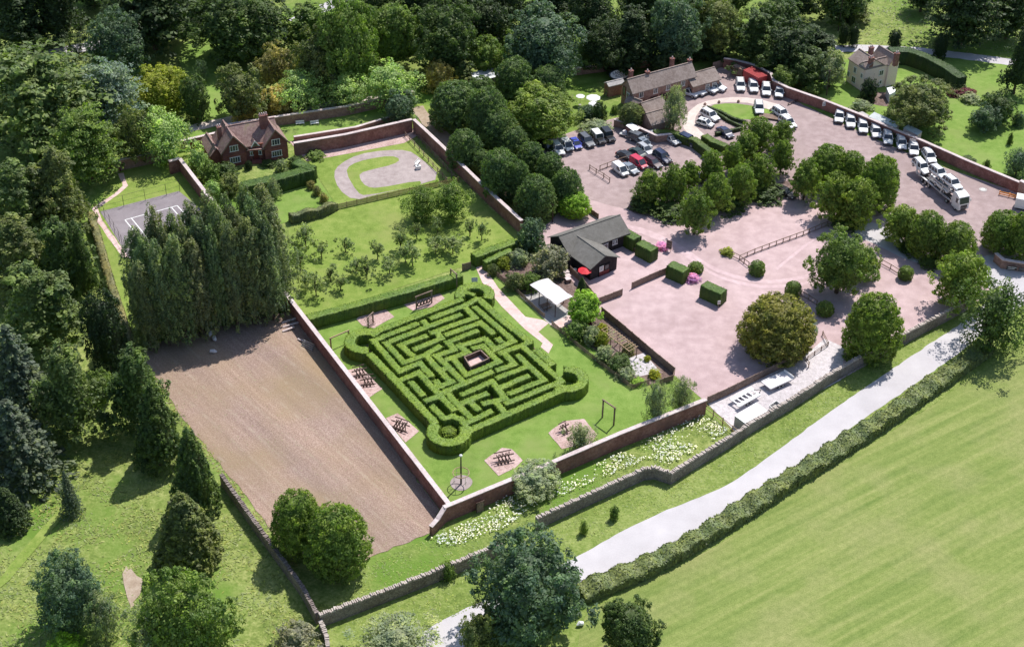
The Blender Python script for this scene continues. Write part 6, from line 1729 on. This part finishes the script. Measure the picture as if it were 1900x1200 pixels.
# mast with basket ring
r = empty("play_mast", at(855.5, 898), 0, "tall slim mast with a white ball on top and a hoop swing", "mast")
b = MB(); b.tube([(0, 0, 0), (0, 0, 5.6)], [.16, .10], 8); b.build("pole", M['darkmetal'], r)
b = MB(); b.tube([(0, 0, 5.55), (0, 0, 5.68), (0, 0, 5.85), (0, 0, 5.98)], [.08, .24, .24, .06], 10); b.build("ball", M['white'], r)
b = MB(); b.tube([(1.25 * math.cos(t), 1.25 * math.sin(t), 2.35) for t in np.linspace(0, 6.2832, 21)], .07, 6); b.build("hoop", M['newwood'], r)
for k in range(4):
    t = math.pi / 2 * k + .6; b = MB(); b.bar((1.25 * math.cos(t), 1.25 * math.sin(t), .7), (1.25 * math.cos(t), 1.25 * math.sin(t), 2.33), .05); b.build("rope", M['metal'], r)
b = MB(); b.bar((-1.2, 0, 2.33), (1.2, 0, 2.33), .05); b.bar((0, -1.2, 2.33), (0, 1.2, 2.33), .05); b.build("spoke", M['newwood'], r)
# signs
def sign(px, rz, w, h, z0, board, label, post=True, lines=0, name="sign", inkc='darkmetal', tilt=0):
    r = empty(name, at(*px), rz, label, "sign")
    b = MB(); b.box((0, 0, z0 + h / 2), (w, .06, h), 0, Matrix.Rotation(tilt, 3, 'X') if tilt else None); b.build("board", M[board], r)
    if post:
        for s in ((-1, 1) if w > .8 else (0,)):
            b = MB(); b.box((s * w * .38, .07, (z0 + h) / 2), (.09, .08, z0 + h)); b.build("post", M['wood'], r)
    if lines:
        b = MB()
        for k in range(lines): b.box((random.Random(k).uniform(-.05, .05) * w, -.045, z0 + h * (1 - (k + .7) / (lines + .4))), (w * (.78 - .12 * (k % 2)), .02, h * .10))
        b.build("lettering", M[inkc], r)
    return r
sign((880.5, 530), .1, 1.1, .8, .9, 'metal', "grey information board beside the path at the corner of the maze", lines=0, tilt=-.5)
sign((1240.5, 466), -.5, 1.1, 1.9, .5, 'wood', "tall notice board by the pink rhododendron at the barn", lines=3)
sign((1333, 572), .3, .55, .75, .9, 'white', "small white notice in front of the last yew block", lines=2)
sign((1875, 506), -.12, 1.9, .8, .65, 'signblack', "black sign with white lettering on the curved entrance wall", post=False, lines=2, inkc='white')
sign((1893, 508), -.12, 1.0, .7, .6, 'darkmetal', "dark grey notice beside the black entrance sign", post=False)
sign((1527, 207), .2, .7, 1.0, 1.3, 'white', "white board on a post by the car park wall", lines=2)
sign((1690, 279), -.5, 1.3, .5, 2.2, 'metal', "small grey plate on the car park wall behind the white row", post=False)
# oval lawn sign with dark lettering
c = at(1152, 152); r = empty("oval_sign", c, .25, "oval white sign with dark green rim and lettering on the lawn beyond the stables", "sign"); r.rotation_euler.x = -.75
b = MB(); b.tube([(0, .05, 1.7), (0, -.05, 1.7)], [1, 1], 32)
for i, v in enumerate(b.v): b.v[i] = (v[0] * 2.5, v[1], 1.7 + (v[2] - 1.7) * 1.3)
b.build("rim", M['signblack'], r)
b = MB(); b.tube([(0, .0, 1.7), (0, -.09, 1.7)], [1, 1], 32)
for i, v in enumerate(b.v): b.v[i] = (v[0] * 2.2, v[1], 1.7 + (v[2] - 1.7) * 1.05)
b.build("face", M['white'], r)
def text(body, size, parent, loc, mat, name="lettering"):
    cu = bpy.data.curves.new(name, 'FONT'); cu.body = body; cu.size = size; cu.align_x = 'CENTER'; cu.align_y = 'CENTER'; cu.extrude = .015
    o = bpy.data.objects.new(name, cu); C.objects.link(o); cu.materials.append(M[mat])
    me = bpy.data.meshes.new_from_object(o.evaluated_get(bpy.context.evaluated_depsgraph_get())); bpy.data.objects.remove(o)
    o = link(name, me, M[mat], parent); o.location = loc; o.rotation_euler = (math.pi / 2, 0, 0); return o
text("LAND", .95, r, (-.35, -.115, 2.08), 'signblack'); text("ROVER", .85, r, (.25, -.115, 1.32), 'signblack')
for s in (-1, 1):
    b = MB(); b.box((s * 1.1, .1, .5), (.12, .1, 1.0)); b.build("post", M['darkmetal'], r)
# red parasol and white umbrellas
def parasol(px, R, h, mat, label, name="parasol"):
    r = empty(name, at(*px), .3, label, "parasol")
    b = MB(); n = 8
    b.v = [(0, 0, h)] + [(R * math.cos(2 * math.pi * k / n), R * math.sin(2 * math.pi * k / n), h - .35 * R) for k in range(n)]
    b.f = [(0, k + 1, (k + 1) % n + 1) for k in range(n)]
    o = b.build("canopy", M[mat], r); md = o.modifiers.new("t", 'SOLIDIFY'); md.thickness = .03
    b = MB(); b.tube([(0, 0, 0), (0, 0, h - .04)], [.035, .03], 6); b.build("pole", M['darkmetal'], r)
    b = MB(); b.tube([(0, 0, 0), (0, 0, .1)], [.3, .3], 10); b.build("base", M['concrete'], r)
parasol((1084, 521), 1.3, 2.7, 'redfabric', "red parasol at the corner of the black barn")
parasol((1100, 197), 1.6, 2.6, 'white', "large white parasol on the lawn behind the ash tree")
parasol((1076, 195), 1.0, 2.5, 'white', "smaller white parasol on the lawn behind the ash tree")
parasol((1101, 208), 1.2, 2.4, 'white', "white parasol in front of the large one")
# bins, benches and bits
r = empty("litter_bin", at(1066.5, 508), 0, "black bin with a pale lid against the barn wall", "bin")
b = MB(); b.tube([(0, 0, 0), (0, 0, .95)], [.3, .34], 10); b.build("body", M['darkmetal'], r); b = MB(); b.tube([(0, 0, .95), (0, 0, 1.1)], [.38, .3], 10); b.build("lid", M['white'], r)
r = empty("barrel_planter", at(1178.5, 466), 0, "wooden barrel planter by the yew blocks at the barn", "planter")
b = MB(); b.tube([(0, 0, 0), (0, 0, .35), (0, 0, .75)], [.32, .4, .34], 12); b.build("tub", M['darkwood'], r); b = MB(); b.tube([(0, 0, .74), (0, 0, .80)], [.30, .26], 12); b.build("soil", M['bed'], r)
for k, (x, y) in enumerate([(1050, 510), (1053, 517), (1054, 523)]):
    r = empty("stone_pier", at(x, y), .4, ["first of three stacked stone planters by the barn, farthest from the canopy", "middle one of three stone planters by the barn", "stone planter by the barn nearest the white canopy"][k], "planter")
    b = MB(); b.box((0, 0, .35), (.9, .8, .7)); b.build("block", M['oldbrick'], r); b = MB(); b.box((0, 0, .75), (1.05, .95, .12)); b.build("cap", M['coping'], r)
def bench(px, rz, mat, label, name="bench"):
    r = empty(name, at(*px), rz, label, "bench")
    b = MB(); b.box((0, 0, .45), (1.8, .5, .06)); b.build("seat", M[mat], r)
    b = MB(); b.box((0, .27, .75), (1.8, .06, .35)); b.build("backrest", M[mat], r)
    for s in (-1, 1):
        b = MB(); b.box((s * .8, 0, .22), (.08, .45, .43)); b.build("leg", M[mat], r)
bench((584, 232), .3, 'white', "grey garden bench on the grass behind the house wall")
bench((557, 232), .2, 'white', "white garden bench nearer the house chimney")
bench((775, 305), 1.2, 'white', "white seat at the end of the kart track")
r = empty("kart_ramp", at(776, 314), .4, "small white barrier box on the kart garden gravel", "barrier")
b = MB(); b.box((0, 0, .4), (1.0, .7, .8)); b.build("box", M['white'], r); b = MB(); b.box((0, 0, .95), (.5, .08, .3)); b.build("plate", M['white'], r)
r = empty("traffic_barrier", at(1872, 366), -.45, "orange plastic barrier at the foot of the car park wall", "barrier")
for k in range(2):
    b = MB(); b.box((-1.0 + 2.0 * k, 0, .75), (1.9, .08, .25)); b.box((-1.0 + 2.0 * k, 0, .3), (1.9, .08, .2)); b.build("panel", M['orange'], r)
for k in range(3):
    b = MB(); b.box((-1.95 + 1.95 * k, 0, .48), (.1, .5, .96)); b.build("foot", M['orange'], r)
r = empty("manhole", at(1824, 352), 0, "pale round concrete cover on the gravel by the lorry", "cover")
b = MB(); b.tube([(0, 0, 0), (0, 0, .06)], [.8, .8], 20); b.build("slab", M['concrete'], r); b = MB(); b.tube([(0, 0, .06), (0, 0, .075)], [.4, .4], 16); b.build("lid", M['metal'], r)
# timber and rubbish at the end of the soil plot
for k, (x, y, rz, L, lab) in enumerate([(537, 597, .35, 2.6, "upper pale plank leaning by the brick wall of the soil plot"), (540, 605, .30, 2.8, "middle pale plank by the brick wall of the soil plot"), (536, 613, .45, 2.2, "lowest pale plank by the brick wall of the soil plot"), (561, 634, -.7, 2.0, "crooked pale plank below the pile by the wall")]):
    b = MB(); b.box((0, 0, .35), (L, .35, .14)); b.box((L * .25, .3, .12), (L * .5, .25, .2))
    o = b.build("timber_plank", M['coping']); o.location = at(x, y); o.rotation_euler = (.1, -.15, rz); tag(o, lab, "plank", "planks by the wall of the soil plot")
r = empty("hurdle_stack", at(572, 645), -.6, "dark leaning hurdle and pipes against the brick wall", "hurdle")
b = MB()
for k in range(4): b.bar((-1.3, -.3 + .2 * k, .2 + .25 * k), (1.3, -.3 + .2 * k, .25 + .25 * k), .07)
b.build("bar", M['metal'], r); b = MB(); b.bar((-1.2, -.4, 0), (-1.2, .4, 1.1), .08); b.bar((1.2, -.4, 0), (1.2, .4, 1.1), .08); b.build("upright", M['darkmetal'], r)
for x, y, lab in [(391, 622, "white sack in the shade below the poplars"), (398, 631, "second white sack beside the one below the poplars"), (396, 655, "white sack lying on the shaded soil by itself")]:
    b = MB(); b.tube([(-.6, 0, .2), (-.4, .05, .42), (.2, -.05, .45), (.6, 0, .2)], [.1, .32, .35, .12], 9); o = b.build("sack", M['fabric']); o.location = at(x, y); o.rotation_euler.z = x; tag(o, lab, "sack")
b = MB(); b.tube([at(1073.5, 1156, .35) - at(1073.5, 1156) + Vector((-.35, 0, 0)), Vector((0, 0, .5)), Vector((.4, .1, .35)), Vector((.55, .1, .12))], [.12, .35, .32, .1], 10)
o = b.build("white_boulder", M['white']); o.location = at(1075, 1160); tag(o, "small white painted stone at the edge of the mown field", "stone")
# lamp and telegraph posts
for px, h, lab in [((1025, 412), 4.2, "thin lamp post at the corner of the last lime"), ((1533, 178), 6.5, "thin pole on the cottage lawn behind the car park wall"), ((1555, 58), 9, "telegraph pole by the upright yews")]:
    r = empty("pole", at(*px), 0, lab, "pole")
    b = MB(); b.tube([(0, 0, 0), (0, 0, h)], [.12, .08], 7); b.build("shaft", M['darkwood'], r); b = MB(); b.box((0, 0, h - .3), (.7, .1, .12)); b.build("cross_arm", M['darkwood'], r)
r = empty("boat_trailer", at(1164, 253), -.45, "small trailer with pale clutter at the back of the car park", "trailer")
b = MB(); b.box((0, 0, .5), (3.2, 1.5, .15)); b.build("deck", M['metal'], r)
b = MB(); b.box((-.6, .1, .85), (.9, .9, .55)); b.box((.6, -.1, .75), (.7, 1.0, .4), .4); b.build("load", M['fabric'], r)
for s in (-1, 1): wheel(r, 0, s * .75, .3, .2)
r = empty("deck_platform", at(1428, 219), -.3, "low timber display platform by the white display car", "platform")
b = MB(); b.box((0, 0, .35), (4.4, 2.0, .16)); b.build("deck", M['wood'], r)
for s in (-1, 1):
    b = MB(); b.box((s * 1.9, 0, .15), (.2, 1.7, .28)); b.build("leg", M['darkwood'], r)
for k, (x, y) in enumerate([(1308, 195), (1334, 191), (1370, 190), (1430, 206)]):
    b = MB(); b.tube([(0, 0, 0), (0, 0, .35), (0, 0, .6)], [.3, .32, .08], 8); o = b.build("edging_stone", M['oldbrick']); o.location = at(x, y)
    tag(o, ["bollard stone at the narrow end of the island lawn", "bollard stone second along the island rim", "bollard stone in the middle of the island rim", "bollard stone at the wide end of the island lawn"][k], "stone", "bollard stones round the island lawn")

# ---------------------------------------------------------------- long grass and white flowers
def inside(poly, X, Y):
    r = np.zeros(len(X), bool); n = len(poly)
    for i in range(n):
        x1, y1 = poly[i]; x2, y2 = poly[(i + 1) % n]
        c = ((y1 > Y) != (y2 > Y)) & (X < (x2 - x1) * (Y - y1) / (y2 - y1 + 1e-12) + x1)
        r ^= c
    return r
def tufts(name, px, per_m2, hgt, width, col, label, clumpy=.0, lean=.4, mat='hedge', cat="grass", lift=0.0):
    poly = [at(*p).to_tuple()[:2] for p in px]
    P = np.array(poly); a, b = P.min(0), P.max(0)
    n = int(per_m2 * (b - a).prod())
    X, Y = rng.uniform(a[0], b[0], n), rng.uniform(a[1], b[1], n)
    k = inside(poly, X, Y)
    if clumpy:
        f = np.sin(X * .55 + 1.3 * np.sin(Y * .35)) + np.sin(Y * .75 + 1.1 * np.sin(X * .4)) + rng.normal(size=n) * .6
        k &= f > clumpy
    X, Y = X[k], Y[k]; n = len(X)
    h = hgt * rng.uniform(.5, 1.3, n); c = np.c_[X, Y, h * .10 + lift]
    az = rng.uniform(0, 6.28, n)
    nr = np.c_[np.cos(az), np.sin(az), rng.uniform(2.0, 5.0, n)]
    q, fc = cards(c, nr, h, width, np.tile(np.array([[0, 0, 0.001]]), (n, 1)) if False else None)
    o = link(name, mesh_np(name, q, fc, np.clip(rng.normal(.5, .16, n), 0, 1)), M[mat]); o.color = (*col, 1); o['kind'] = 'stuff'
    return tag(o, label, cat)
tufts("meadow_grass", [(-40, 1020), (120, 850), (230, 760), (330, 830), (420, 900), (580, 1140), (600, 1230), (-60, 1230)], 9, .6, .34, (.25, .30, .09), "rough yellow-green meadow grass below the conifers", -.4)
tufts("verge_grass", [(600, 1150), (935, 1018), (1000, 968), (1210, 890), (1240, 895), (1360, 830), (1560, 702), (1790, 570), (1800, 584), (1700, 650), (1420, 848), (1340, 898), (1235, 942), (1060, 1034), (900, 1120), (620, 1230)], 9, .36, .42, (.25, .32, .085), "lush long grass on the bank beside the pale lane", -1.0)
tufts("strip_grass", [(585, 1125), (690, 1045), (800, 990), (1000, 895), (1310, 760), (1365, 805), (1245, 872), (1210, 862), (1000, 950), (940, 1000), (600, 1138)], 9, .36, .42, (.24, .32, .08), "long grass between the brick wall and the stone wall", -1.0)
tufts("white_flowers", [(800, 1000), (900, 955), (930, 925), (1050, 890), (1200, 818), (1300, 770), (1355, 800), (1245, 866), (1205, 852), (1000, 938), (930, 985), (830, 1020)], 9, .30, .8, (.80, .80, .72), "drift of white flowering weeds along the brick wall", -.35, cat="flowers", lift=.35)
tufts("park_grass", [(1560, 20), (1640, -40), (1760, -40), (1900, 40), (1900, 115), (1700, 92), (1560, 88)], 2.0, .6, .6, (.20, .235, .08), "tall tawny grass of the park beyond the lane", -.5)
tufts("border_plants", [(895, 492), (955, 460), (1000, 480), (1055, 525), (1000, 545), (960, 545), (1005, 580)], 3, .6, .8, (.13, .18, .055), "low mixed planting in the shrub garden", .3, cat="plants")
tufts("border_plants", [(1030, 600), (1070, 592), (1120, 600), (1240, 690), (1195, 712), (1150, 690)], 4, .6, .8, (.14, .19, .06), "low mixed planting in the long border", .2, cat="plants")
tufts("plot_weeds", [(285, 660), (540, 590), (800, 950), (795, 985), (690, 1028), (545, 1015), (440, 880), (340, 765)], .5, .35, .6, (.24, .22, .11), "thin scatter of straw and weeds on the bare soil plot", -.2, cat="weeds")
tufts("edge_grass", [(300, 700), (330, 755), (425, 878), (530, 1012), (560, 1050), (545, 1050), (520, 1025), (415, 892), (318, 768), (285, 700)], 8, .5, .5, (.26, .25, .10), "tawny grass along the lower edge of the soil plot", -1.0)
